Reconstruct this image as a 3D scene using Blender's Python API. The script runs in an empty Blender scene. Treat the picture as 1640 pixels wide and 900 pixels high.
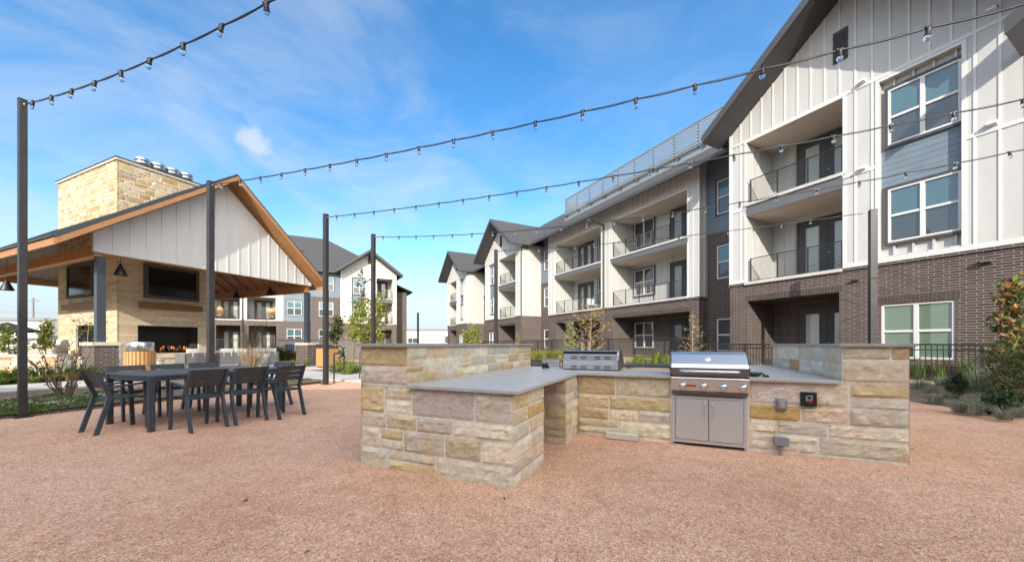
import bpy, bmesh, math, random
from mathutils import Vector, Matrix, noise as mnoise
R = math.radians
sc = bpy.context.scene
COL = sc.collection
# ------------------------------------------------------------------ camera, sky, sun, exposure
FPX, CXP, HZ, EYE = 590.0, 820.0, 551.0, 1.2
cam = bpy.data.cameras.new('camera'); cam_o = bpy.data.objects.new('camera', cam); COL.objects.link(cam_o)
cam.sensor_width = 36; cam.lens = 36*FPX/1640; cam.shift_y = (HZ-450)/1640
cam.clip_start = 0.05; cam.clip_end = 3000
cam_o.location = (0, 0, EYE); cam_o.rotation_euler = (R(90), 0, 0)
sc.camera = cam_o
SUN_EL = R(25); SUN_DIR = Vector((-0.1*math.cos(SUN_EL), -0.995*math.cos(SUN_EL), math.sin(SUN_EL)))
sun = bpy.data.lights.new('sun', 'SUN'); sun.energy = 3.3; sun.angle = R(0.5); sun.color = (1, .93, .82)
sun_o = bpy.data.objects.new('sun', sun); COL.objects.link(sun_o)
sun_o.location = (0, -30, 40); sun_o.rotation_euler = SUN_DIR.to_track_quat('Z', 'Y').to_euler()
sc.view_settings.view_transform = 'Standard'; sc.view_settings.look = 'None'
sc.view_settings.exposure = 0.82; sc.view_settings.gamma = 1
FILL_CLOUD = 14.5
w = bpy.data.worlds.new('World'); sc.world = w; w.use_nodes = True
nt = w.node_tree; N = nt.nodes; L = nt.links
for n in list(N): N.remove(n)
out = N.new('ShaderNodeOutputWorld'); bg = N.new('ShaderNodeBackground'); bg.inputs[1].default_value = 0.15
sky = N.new('ShaderNodeTexSky'); sky.sky_type = 'NISHITA'; sky.sun_disc = False
sky.sun_elevation = SUN_EL; sky.sun_rotation = math.atan2(SUN_DIR.x, SUN_DIR.y)
sky.air_density = 1.0; sky.dust_density = 0.6; sky.ozone_density = 1.6
hs = N.new('ShaderNodeHueSaturation'); hs.inputs['Hue'].default_value = .499; hs.inputs['Saturation'].default_value = 1.34; hs.inputs['Value'].default_value = 1.1
L.new(sky.outputs[0], hs.inputs['Color'])
tc = N.new('ShaderNodeTexCoord'); mp = N.new('ShaderNodeMapping'); mp.inputs['Scale'].default_value = (1.7, 1.7, 4.2)
mp.inputs['Rotation'].default_value = (0, R(10), R(20))
L.new(tc.outputs['Generated'], mp.inputs[0])
nz = N.new('ShaderNodeTexNoise'); nz.inputs['Scale'].default_value = 1.5; nz.inputs['Detail'].default_value = 9; nz.inputs['Roughness'].default_value = .6
nz.inputs['Distortion'].default_value = .5
L.new(mp.outputs[0], nz.inputs['Vector'])
rmp = N.new('ShaderNodeMapRange'); rmp.interpolation_type = 'SMOOTHSTEP'
rmp.inputs[1].default_value = .34; rmp.inputs[2].default_value = .80; rmp.inputs[3].default_value = 0; rmp.inputs[4].default_value = .85
L.new(nz.outputs[0], rmp.inputs[0])
sepw = N.new('ShaderNodeSeparateXYZ'); L.new(tc.outputs['Generated'], sepw.inputs[0])
zr = N.new('ShaderNodeMapRange'); zr.inputs[1].default_value = .9; zr.inputs[2].default_value = .05; zr.inputs[3].default_value = .25; zr.inputs[4].default_value = 1.0
L.new(sepw.outputs[2], zr.inputs[0])
xr = N.new('ShaderNodeMapRange'); xr.inputs[1].default_value = .45; xr.inputs[2].default_value = -.35; xr.inputs[3].default_value = .3; xr.inputs[4].default_value = 1.0
L.new(sepw.outputs[0], xr.inputs[0])
mm = N.new('ShaderNodeMath'); mm.operation = 'MULTIPLY'; L.new(rmp.outputs[0], mm.inputs[0]); L.new(zr.outputs[0], mm.inputs[1])
mm2 = N.new('ShaderNodeMath'); mm2.operation = 'MULTIPLY'; L.new(mm.outputs[0], mm2.inputs[0]); L.new(xr.outputs[0], mm2.inputs[1])
mixw = N.new('ShaderNodeMix'); mixw.data_type = 'RGBA'; mixw.inputs[7].default_value = (3.2, 3.4, 3.6, 1)
L.new(mm2.outputs[0], mixw.inputs[0]); L.new(hs.outputs[0], mixw.inputs[6])
hz = N.new('ShaderNodeMapRange'); hz.interpolation_type = 'SMOOTHSTEP'; hz.inputs[1].default_value = .26; hz.inputs[2].default_value = .0; hz.inputs[3].default_value = 0; hz.inputs[4].default_value = .92
L.new(sepw.outputs[2], hz.inputs[0])
mixh = N.new('ShaderNodeMix'); mixh.data_type = 'RGBA'; mixh.inputs[7].default_value = (2.15, 2.72, 3.3, 1); L.new(hz.outputs[0], mixh.inputs[0]); L.new(hs.outputs[0], mixh.inputs[6]); L.new(mixh.outputs[2], mixw.inputs[6])
# one small white puff above the pavilion roof
pd = Vector(((403-CXP)/FPX, 1, (HZ-226)/FPX)).normalized()
pv = N.new('ShaderNodeVectorMath'); pv.operation = 'DISTANCE'; pv.inputs[1].default_value = pd; L.new(tc.outputs['Generated'], pv.inputs[0])
pn = N.new('ShaderNodeTexNoise'); pn.inputs['Scale'].default_value = 26; pn.inputs['Detail'].default_value = 6; L.new(tc.outputs['Generated'], pn.inputs['Vector'])
pa = N.new('ShaderNodeMath'); pa.operation = 'MULTIPLY_ADD'; pa.inputs[1].default_value = -.07; L.new(pn.outputs[0], pa.inputs[0]); L.new(pv.outputs['Value'], pa.inputs[2])
pr = N.new('ShaderNodeMapRange'); pr.interpolation_type = 'SMOOTHSTEP'; pr.inputs[1].default_value = .0; pr.inputs[2].default_value = -.024; pr.inputs[3].default_value = 0; pr.inputs[4].default_value = .55; L.new(pa.outputs[0], pr.inputs[0])
mixp = N.new('ShaderNodeMix'); mixp.data_type = 'RGBA'; mixp.inputs[7].default_value = (3.3, 3.5, 3.65, 1); L.new(pr.outputs[0], mixp.inputs[0]); L.new(mixw.outputs[2], mixp.inputs[6])
# unseen warm white cloud bank behind the viewer, added to fill the shaded court
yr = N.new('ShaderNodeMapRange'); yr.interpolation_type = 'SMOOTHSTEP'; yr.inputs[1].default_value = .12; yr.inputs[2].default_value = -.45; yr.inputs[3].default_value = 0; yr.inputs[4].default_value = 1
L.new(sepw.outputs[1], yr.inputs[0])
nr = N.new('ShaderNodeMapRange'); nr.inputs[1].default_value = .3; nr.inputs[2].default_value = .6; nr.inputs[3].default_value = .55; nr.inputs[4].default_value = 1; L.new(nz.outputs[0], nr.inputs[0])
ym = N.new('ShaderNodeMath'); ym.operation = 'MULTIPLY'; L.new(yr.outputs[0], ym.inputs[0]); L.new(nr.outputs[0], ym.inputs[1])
mixb = N.new('ShaderNodeMix'); mixb.data_type = 'RGBA'; mixb.inputs[7].default_value = (FILL_CLOUD*1.0, FILL_CLOUD*.95, FILL_CLOUD*.88, 1)
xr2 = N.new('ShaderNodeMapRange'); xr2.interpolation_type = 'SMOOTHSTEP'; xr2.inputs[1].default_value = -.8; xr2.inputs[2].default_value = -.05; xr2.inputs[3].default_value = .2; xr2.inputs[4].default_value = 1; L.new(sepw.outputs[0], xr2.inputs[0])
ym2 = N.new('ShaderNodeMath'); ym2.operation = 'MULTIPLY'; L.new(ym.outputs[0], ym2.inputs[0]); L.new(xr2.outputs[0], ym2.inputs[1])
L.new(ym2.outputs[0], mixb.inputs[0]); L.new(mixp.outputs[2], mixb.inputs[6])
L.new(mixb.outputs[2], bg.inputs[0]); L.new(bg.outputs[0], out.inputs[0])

# ------------------------------------------------------------------ frames of reference
def px_ground(u, v, z=0.0):
    Y = FPX*(EYE-z)/(v-HZ); return Vector(((u-CXP)/FPX*Y, Y, z))
class Frame:
    def __init__(s, ox, oy, rot): s.o = Vector((ox, oy)); s.r = rot; s.dx = Vector((math.cos(rot), math.sin(rot))); s.dy = Vector((-math.sin(rot), math.cos(rot)))
    def w(s, x, y, z=0): p = s.o + s.dx*x + s.dy*y; return Vector((p.x, p.y, z))
    def hit(s, u, v, y):                                    # where the sight line meets the plane local y = const
        P = s.o + s.dy*y; r = (u-CXP)/FPX
        q = (r*P.y-P.x)/(s.dx.x-r*s.dx.y); Q = P + s.dx*q
        return q, EYE+(HZ-v)*Q.y/FPX
GR = math.atan2(-.4035, .915)
KF = Frame(.015, 3.039, GR)          # outdoor kitchen
PF = Frame(-14.76, 13.0, GR)         # pavilion
BF = Frame(9.47, 16.0, math.atan2(-.8885, .459))   # apartment building on the right
LF = Frame(-20.9, 45.0, math.atan2(.459, .8885))   # apartment building at the back left

# ------------------------------------------------------------------ materials
MATS = {}
def newmat(name):
    m = bpy.data.materials.new(name); m.use_nodes = True; MATS[name] = m
    nt = m.node_tree; b = nt.nodes['Principled BSDF']
    return m, nt, b
def nd(nt, t, **kw):
    n = nt.nodes.new(t)
    for k, v in kw.items():
        if isinstance(k, str) and hasattr(n, k) and k not in ('inputs',): setattr(n, k, v)
    return n
def si(n, **kw):
    for k, v in kw.items(): n.inputs[k.replace('_', ' ')].default_value = v
def mixc(nt, fac, a, b, mode='MIX'):
    m = nt.nodes.new('ShaderNodeMix'); m.data_type = 'RGBA'; m.blend_type = mode
    for sock, val in ((0, fac), (6, a), (7, b)):
        if hasattr(val, 'is_linked') or isinstance(val, bpy.types.NodeSocket): nt.links.new(val, m.inputs[sock])
        elif sock == 0: m.inputs[0].default_value = val
        else: m.inputs[sock].default_value = (*val, 1) if len(val) == 3 else val
    return m.outputs[2]
def noise_out(nt, scale, detail=4, rough=.55, coord='Object', mapscale=None):
    tc = nt.nodes.new('ShaderNodeTexCoord'); vec = tc.outputs[coord]
    if mapscale:
        mp = nt.nodes.new('ShaderNodeMapping'); mp.inputs['Scale'].default_value = mapscale; nt.links.new(vec, mp.inputs[0]); vec = mp.outputs[0]
    n = nt.nodes.new('ShaderNodeTexNoise'); n.inputs['Scale'].default_value = scale; n.inputs['Detail'].default_value = detail; n.inputs['Roughness'].default_value = rough
    nt.links.new(vec, n.inputs['Vector']); return n.outputs[0]
def ramp(nt, src, stops):
    r = nt.nodes.new('ShaderNodeValToRGB'); e = r.color_ramp.elements
    while len(e) > 1: e.remove(e[-1])
    e[0].position = stops[0][0]; e[0].color = (*stops[0][1], 1)
    for p, c in stops[1:]:
        x = e.new(p); x.color = (*c, 1)
    nt.links.new(src, r.inputs[0]); return r.outputs[0]
def bump(nt, b, src, strength=.3, dist=.01, normal=None):
    n = nt.nodes.new('ShaderNodeBump'); n.inputs['Strength'].default_value = strength; n.inputs['Distance'].default_value = dist
    nt.links.new(src, n.inputs['Height'])
    if normal: nt.links.new(normal, n.inputs['Normal'])
    nt.links.new(n.outputs[0], b.inputs['Normal']); return n.outputs[0]
def scl(c, k): return tuple(x*k for x in c)
def plain(name, col, rough=.6, metal=0, var=.12, nscale=3, bscale=None, bstr=.15, spec=.5, mapscale=None, coat=0):
    m, nt, b = newmat(name)
    b.inputs['Roughness'].default_value = rough; b.inputs['Metallic'].default_value = metal; b.inputs['Specular IOR Level'].default_value = spec
    b.inputs['Coat Weight'].default_value = coat
    n = noise_out(nt, nscale, 6, .6, mapscale=mapscale)
    c = ramp(nt, n, [(.3, scl(col, 1-var)), (.7, scl(col, 1+var))]); nt.links.new(c, b.inputs['Base Color'])
    if bscale: bump(nt, b, noise_out(nt, bscale, 5, .6, mapscale=mapscale), bstr, .01)
    return m
def wall_uv(nt):
    """local (along, up) coordinates for upright faces whichever way they face"""
    tc = nt.nodes.new('ShaderNodeTexCoord'); so = nt.nodes.new('ShaderNodeSeparateXYZ'); sn = nt.nodes.new('ShaderNodeSeparateXYZ')
    nt.links.new(tc.outputs['Object'], so.inputs[0]); nt.links.new(tc.outputs['Normal'], sn.inputs[0])
    ab = nt.nodes.new('ShaderNodeMath'); ab.operation = 'ABSOLUTE'; nt.links.new(sn.outputs[0], ab.inputs[0])
    gt = nt.nodes.new('ShaderNodeMath'); gt.operation = 'GREATER_THAN'; gt.inputs[1].default_value = .6; nt.links.new(ab.outputs[0], gt.inputs[0])
    mx = nt.nodes.new('ShaderNodeMix'); mx.data_type = 'FLOAT'
    nt.links.new(gt.outputs[0], mx.inputs[0]); nt.links.new(so.outputs[0], mx.inputs[2]); nt.links.new(so.outputs[1], mx.inputs[3])
    cb = nt.nodes.new('ShaderNodeCombineXYZ'); nt.links.new(mx.outputs[0], cb.inputs[0]); nt.links.new(so.outputs[2], cb.inputs[1])
    return cb.outputs[0], so, mx.outputs[0]
def brick_mat(name, c1, c2, mort, bw=.30, bh=.074, msize=.009):
    m, nt, b = newmat(name); vec, so, along = wall_uv(nt)
    br = nt.nodes.new('ShaderNodeTexBrick'); nt.links.new(vec, br.inputs['Vector'])
    br.inputs['Scale'].default_value = 1; br.inputs['Brick Width'].default_value = bw; br.inputs['Row Height'].default_value = bh
    br.inputs['Mortar Size'].default_value = msize; br.inputs['Mortar Smooth'].default_value = .15; br.inputs['Bias'].default_value = 0
    br.inputs['Color1'].default_value = (*c1, 1); br.inputs['Color2'].default_value = (*c2, 1); br.inputs['Mortar'].default_value = (*mort, 1)
    br.offset = .38; br.offset_frequency = 2
    c = mixc(nt, .35, br.outputs[0], ramp(nt, noise_out(nt, 2.5, 7, .65), [(.3, (.35, .35, .35)), (.7, (.75, .72, .7))]), 'OVERLAY')
    nt.links.new(c, b.inputs['Base Color']); b.inputs['Roughness'].default_value = .85
    inv = nt.nodes.new('ShaderNodeMath'); inv.operation = 'SUBTRACT'; inv.inputs[0].default_value = 1; nt.links.new(br.outputs['Fac'], inv.inputs[1])
    bn = bump(nt, b, noise_out(nt, 60, 3), .25, .004); bump(nt, b, inv.outputs[0], .7, .008, bn)
    return m
def lap_mat(name, col, pitch=.18):
    m, nt, b = newmat(name); vec, so, along = wall_uv(nt)
    dv = nt.nodes.new('ShaderNodeMath'); dv.operation = 'DIVIDE'; dv.inputs[1].default_value = pitch; nt.links.new(so.outputs[2], dv.inputs[0])
    fr = nt.nodes.new('ShaderNodeMath'); fr.operation = 'FRACT'; nt.links.new(dv.outputs[0], fr.inputs[0])
    c = ramp(nt, noise_out(nt, 2, 6), [(.3, scl(col, .9)), (.7, scl(col, 1.1))])
    line = ramp(nt, fr.outputs[0], [(0, (.45, .45, .45)), (.06, (.5, .5, .5)), (.1, (1, 1, 1))])
    nt.links.new(mixc(nt, 1, c, line, 'MULTIPLY'), b.inputs['Base Color']); b.inputs['Roughness'].default_value = .6
    inv = nt.nodes.new('ShaderNodeMath'); inv.operation = 'SUBTRACT'; inv.inputs[0].default_value = 1; nt.links.new(fr.outputs[0], inv.inputs[1])
    bump(nt, b, inv.outputs[0], .5, .02); return m
def attr_mat(name, rough=.8, var=.25, nscale=9, bscale=25, bstr=.6, bdist=.012, trans=0, spec=.4, stain=None):
    m, nt, b = newmat(name)
    a = nt.nodes.new('ShaderNodeAttribute'); a.attribute_name = 'col'
    c = mixc(nt, 1, a.outputs['Color'], ramp(nt, noise_out(nt, nscale, 7, .7), [(.25, (1-var,)*3), (.5, (1, 1, 1)), (.75, (1+var, 1+var*.9, 1+var*.7))]), 'MULTIPLY')
    if stain:
        s = ramp(nt, noise_out(nt, 3.1, 7, .7), [(.52, (0, 0, 0)), (.72, (.8, .8, .8))])
        c = mixc(nt, s, c, stain)
    nt.links.new(c, b.inputs['Base Color']); b.inputs['Roughness'].default_value = rough; b.inputs['Specular IOR Level'].default_value = spec
    if bscale: bump(nt, b, noise_out(nt, bscale, 8, .7), bstr, bdist)
    if trans:
        tr = nt.nodes.new('ShaderNodeBsdfTranslucent'); nt.links.new(c, tr.inputs[0]); mx = nt.nodes.new('ShaderNodeMixShader'); mx.inputs[0].default_value = trans
        nt.links.new(b.outputs[0], mx.inputs[1]); nt.links.new(tr.outputs[0], mx.inputs[2]); nt.links.new(mx.outputs[0], nt.nodes['Material Output'].inputs[0])
    return m
def steel_mat(name, col=(.62, .62, .61), rough=.28, stretch=(1, 1, 60)):
    m, nt, b = newmat(name); b.inputs['Metallic'].default_value = .6 if name == 'steel_door' else 1; b.inputs['Base Color'].default_value = (*col, 1)
    n = noise_out(nt, 6, 4, .6, mapscale=stretch)
    r = nt.nodes.new('ShaderNodeMapRange'); r.inputs[3].default_value = rough-.07; r.inputs[4].default_value = rough+.1; nt.links.new(n, r.inputs[0]); nt.links.new(r.outputs[0], b.inputs['Roughness'])
    bump(nt, b, n, .03, .002); return m
def blind_mat(name, c1, c2, pitch=.05, rough=.12):
    m, nt, b = newmat(name); tc = nt.nodes.new('ShaderNodeTexCoord'); so = nt.nodes.new('ShaderNodeSeparateXYZ'); nt.links.new(tc.outputs['Object'], so.inputs[0])
    dv = nt.nodes.new('ShaderNodeMath'); dv.operation = 'DIVIDE'; dv.inputs[1].default_value = pitch; nt.links.new(so.outputs[2], dv.inputs[0])
    fr = nt.nodes.new('ShaderNodeMath'); fr.operation = 'FRACT'; nt.links.new(dv.outputs[0], fr.inputs[0])
    s = ramp(nt, fr.outputs[0], [(0, c2), (.25, c2), (.4, c1), (.9, c1), (1, c2)])
    oi = nt.nodes.new('ShaderNodeObjectInfo'); rv = ramp(nt, oi.outputs['Random'], [(0, (.55, .55, .58)), (.5, (1, 1, 1)), (1, (1.25, 1.2, 1.15))]); s = mixc(nt, 1, s, rv, 'MULTIPLY')
    nt.links.new(s, b.inputs['Base Color']); b.inputs['Roughness'].default_value = .5; b.inputs['Coat Weight'].default_value = 1; b.inputs['Coat Roughness'].default_value = .02; b.inputs['Coat IOR'].default_value = 1.8
    bump(nt, b, noise_out(nt, 1.2, 2), .02, .02)
    cb = [n for n in nt.nodes if n.type == 'BUMP'][0]; nt.links.new(cb.outputs[0], b.inputs['Coat Normal'])
    for l in list(b.inputs['Normal'].links): nt.links.remove(l)
    return m

plain('white_siding', (.50, .495, .475), .6, var=.05, nscale=1.2, mapscale=(2.5, 2.5, .5), bscale=40, bstr=.05)
plain('gable_white', (.58, .575, .56), .6, var=.04, nscale=1.2, mapscale=(2.5, 2.5, .5))
plain('white_trim', (.62, .62, .61), .5, var=.03)
plain('soffit_cream', (.60, .54, .46), .7, var=.03)
plain('dark_trim', (.06, .06, .063), .55, var=.1)
plain('slab_gray', (.11, .115, .125), .6, var=.1)
plain('sill_stone', (.5, .48, .45), .8, var=.1, nscale=8)
plain('shingle', (.055, .056, .06), .9, var=.35, nscale=14, bscale=25, bstr=.5)
plain('metal_roof', (.06, .068, .075), .42, metal=.4, var=.12, nscale=2)
plain('black_steel', (.028, .026, .027), .45, var=.25, nscale=5, spec=.5)
plain('chair_metal', (.042, .054, .07), .38, var=.18, nscale=9, bscale=160, bstr=.08)  # blue in the colour stands in for sky reflected on the seats
plain('table_grey', (.085, .10, .12), .36, var=.15, nscale=9, bscale=160, bstr=.06)
plain('chair_slat', (.045, .047, .052), .5, var=.2, nscale=9, bscale=160, bstr=.08)
plain('black_plastic', (.012, .012, .013), .4, var=.2)
plain('grey_plastic', (.22, .25, .28), .45, var=.08)
plain('white_plastic', (.72, .72, .70), .4, var=.05)
plain('cedar', (.37, .18, .07), .55, var=.3, nscale=3, bscale=8, bstr=.15, mapscale=(1.2, 9, 9))
plain('cedar_slat', (.5, .27, .11), .5, var=.25, nscale=4, bscale=8, bstr=.15, mapscale=(9, 9, 1.2))
plain('beam_wood', (.40, .18, .07), .6, var=.25, nscale=3, mapscale=(1.2, 9, 9))
plain('mantel_wood', (.21, .095, .04), .6, var=.3, nscale=3, mapscale=(9, 1.2, 9))
plain('firebox_black', (.02, .019, .018), .8, var=.3)
plain('countertop', (.43, .43, .425), .36, var=.13, nscale=7, bscale=90, bstr=.04)
plain('cap_stone', (.34, .325, .31), .55, var=.12, nscale=6, bscale=60, bstr=.12)
plain('pale_cap', (.56, .5, .40), .8, var=.12, nscale=6, bscale=40, bstr=.2)
plain('limestone_block', (.6, .57, .5), .85, var=.12, nscale=12, bscale=50, bstr=.4)
plain('concrete', (.43, .42, .40), .85, var=.1, nscale=1.5, bscale=70, bstr=.15)
plain('cushion', (.62, .60, .56), .9, var=.06, nscale=4, bscale=120, bstr=.1)
plain('sofa_frame', (.16, .155, .15), .6, var=.1)
plain('cream_table', (.62, .56, .46), .7, var=.06)
plain('wicker', (.5, .28, .12), .8, var=.3, nscale=30, bscale=60, bstr=.5)
plain('screen_gray', (.22, .25, .265), .55, metal=0, var=.06)
plain('bark', (.16, .12, .085), .9, var=.3, nscale=14, bscale=40, bstr=.6)
plain('twig_pale', (.36, .27, .18), .9, var=.3, nscale=14)
plain('edging_steel', (.015, .015, .015), .6, var=.2)
plain('tv_black', (.006, .006, .007), .12, var=.1, spec=.6)
plain('red_paint', (.45, .02, .03), .4, var=.05)
plain('panel_navy', (.008, .014, .022), .45, var=.1)
plain('pale_ink', (.4, .44, .47), .5, var=.05)
plain('chrome', (.75, .77, .8), .08, metal=1, var=.02)
plain('lamp_inside', (.75, .75, .72), .5, var=.02)
plain('far_white', (.52, .50, .47), .7, var=.03)
plain('far_gray', (.2, .2, .21), .7, var=.08)
plain('umbrella_navy', (.015, .02, .04), .8, var=.1)
plain('soldier_brick', (.066, .046, .042), .85, var=.3, nscale=6)
plain('soldier_mortar', (.25, .215, .195), .9, var=.1)
plain('log', (.05, .03, .02), .9, var=.5, nscale=12, bscale=20, bstr=.8)
plain('cooler_gray', (.3, .3, .31), .5, var=.08)
steel_mat('steel', (.76, .755, .74), .36, (1, 60, 60))
steel_mat('steel_door', (.62, .635, .65), .42, (60, 60, 1))
steel_mat('steel_dark', (.22, .21, .2), .3, (1, 60, 60))
steel_mat('steel_band', (.36, .35, .34), .3, (1, 60, 60))
steel_mat('galvanized', (.62, .63, .64), .3, (30, 30, 1))
brick_mat('brick_dark', (.046, .032, .028), (.075, .052, .046), (.25, .215, .195))
brick_mat('brick_pier', (.058, .04, .037), (.088, .062, .057), (.24, .21, .19), .3, .085, .01)
brick_mat('tv_brick', (.05, .038, .036), (.07, .055, .05), (.16, .14, .13), .12, .06, .01)
brick_mat('wall_block', (.36, .33, .29), (.46, .42, .37), (.42, .39, .35), .6, .22, .012)
lap_mat('blue_lap', (.155, .20, .245))
attr_mat('stone', .88, .22, 12, 30, .8, .02, stain=(.62, .42, .19))
attr_mat('leaf', .55, .15, 3, None, trans=.3)
attr_mat('pebble', .85, .1, 40, None)
blind_mat('pane_upper', (.085, .20, .235), (.03, .075, .10))  # teal in the slat colour paints the sky's tint on the glass
blind_mat('pane_green', (.17, .25, .165), (.06, .095, .065))
blind_mat('pane_lower', (.045, .065, .075), (.03, .045, .055))
blind_mat('pane_door', (.46, .48, .42), (.33, .35, .31))
blind_mat('pane_dark', (.02, .024, .028), (.016, .02, .024))
def glass():
    m, nt, b = newmat('bulb_glass'); b.inputs['Base Color'].default_value = (.95, .95, .95, 1); b.inputs['Roughness'].default_value = .03
    b.inputs['Transmission Weight'].default_value = 1; b.inputs['IOR'].default_value = 1.3
glass()
def flame():
    m, nt, b = newmat('flame'); b.inputs['Emission Color'].default_value = (1, .22, .03, 1); b.inputs['Emission Strength'].default_value = .9; b.inputs['Base Color'].default_value = (.3, .06, .01, 1)
flame()
def pillow():
    m, nt, b = newmat('striped_cloth'); tc = nt.nodes.new('ShaderNodeTexCoord'); so = nt.nodes.new('ShaderNodeSeparateXYZ'); nt.links.new(tc.outputs['Object'], so.inputs[0])
    dv = nt.nodes.new('ShaderNodeMath'); dv.operation = 'MULTIPLY'; dv.inputs[1].default_value = 6.5; nt.links.new(so.outputs[0], dv.inputs[0])
    fr = nt.nodes.new('ShaderNodeMath'); fr.operation = 'FRACT'; nt.links.new(dv.outputs[0], fr.inputs[0])
    nt.links.new(ramp(nt, fr.outputs[0], [(0, (.012, .025, .07)), (.55, (.012, .025, .07)), (.6, (.12, .2, .38)), (.78, (.12, .2, .38)), (.8, (.5, .52, .55)), (.88, (.012, .025, .07))]), b.inputs['Base Color']); b.inputs['Roughness'].default_value = .9
pillow()
def gravel():
    m, nt, b = newmat('gravel'); tc = nt.nodes.new('ShaderNodeTexCoord')
    vo = nt.nodes.new('ShaderNodeTexVoronoi'); vo.inputs['Scale'].default_value = 135; nt.links.new(tc.outputs['Object'], vo.inputs['Vector'])
    vs = nt.nodes.new('ShaderNodeTexVoronoi'); vs.inputs['Scale'].default_value = 62; nt.links.new(tc.outputs['Object'], vs.inputs['Vector'])
    sx = nt.nodes.new('ShaderNodeSeparateColor'); nt.links.new(vo.outputs['Color'], sx.inputs[0])
    sx2 = nt.nodes.new('ShaderNodeSeparateColor'); nt.links.new(vs.outputs['Color'], sx2.inputs[0])
    st = [(0, (.25, .11, .065)), (.10, (.44, .22, .135)), (.35, (.575, .315, .20)), (.6, (.65, .38, .25)), (.82, (.705, .47, .335)), (.95, (.78, .62, .48)), (1, (.85, .75, .64))]
    c1 = ramp(nt, sx.outputs[0], st); c2 = ramp(nt, sx2.outputs[1], st)
    c = mixc(nt, .33, c1, c2)
    big = ramp(nt, noise_out(nt, .55, 6, .6), [(.3, (.84, .78, .73)), (.5, (1, 1, 1)), (.7, (1.07, 1.09, 1.12))])
    c = mixc(nt, 1, c, big, 'MULTIPLY')
    med = ramp(nt, noise_out(nt, 5, 6, .65), [(.3, (.86, .84, .82)), (.5, (1, 1, 1)), (.7, (1.06, 1.06, 1.06))])
    c = mixc(nt, 1, c, med, 'MULTIPLY')
    nt.links.new(c, b.inputs['Base Color']); b.inputs['Roughness'].default_value = .95; b.inputs['Specular IOR Level'].default_value = .2
    b1 = bump(nt, b, vo.outputs['Distance'], .6, .007); b2 = bump(nt, b, noise_out(nt, 6, 7, .65), .6, .03, b1); b3 = bump(nt, b, noise_out(nt, 1.4, 3, .5), .5, .06, b2)
gravel()
def soil(name, stops, vscale=45):
    m, nt, b = newmat(name); tc = nt.nodes.new('ShaderNodeTexCoord'); mp = nt.nodes.new('ShaderNodeMapping'); mp.inputs['Scale'].default_value = (1, 2.2, 1); mp.inputs['Rotation'].default_value = (0, 0, .6); nt.links.new(tc.outputs['Object'], mp.inputs[0])
    vo = nt.nodes.new('ShaderNodeTexVoronoi'); vo.inputs['Scale'].default_value = vscale; nt.links.new(mp.outputs[0], vo.inputs['Vector'])
    sx = nt.nodes.new('ShaderNodeSeparateColor'); nt.links.new(vo.outputs['Color'], sx.inputs[0])
    c = ramp(nt, sx.outputs[0], stops); c = mixc(nt, 1, c, ramp(nt, noise_out(nt, 2, 6), [(.3, (.7, .7, .7)), (.7, (1.15, 1.15, 1.15))]), 'MULTIPLY')
    nt.links.new(c, b.inputs['Base Color']); b.inputs['Roughness'].default_value = .95
    bump(nt, b, sx.outputs[1], .8, .03)
soil('mulch', [(0, (.06, .04, .028)), (.5, (.16, .105, .075)), (.85, (.28, .2, .145)), (1, (.4, .32, .25))])
soil('tan_mulch', [(0, (.2, .13, .08)), (.5, (.38, .27, .17)), (1, (.55, .42, .3))])
soil('dry_ground', [(0, (.16, .14, .08)), (.5, (.24, .22, .12)), (1, (.33, .3, .2))], 12)

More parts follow.
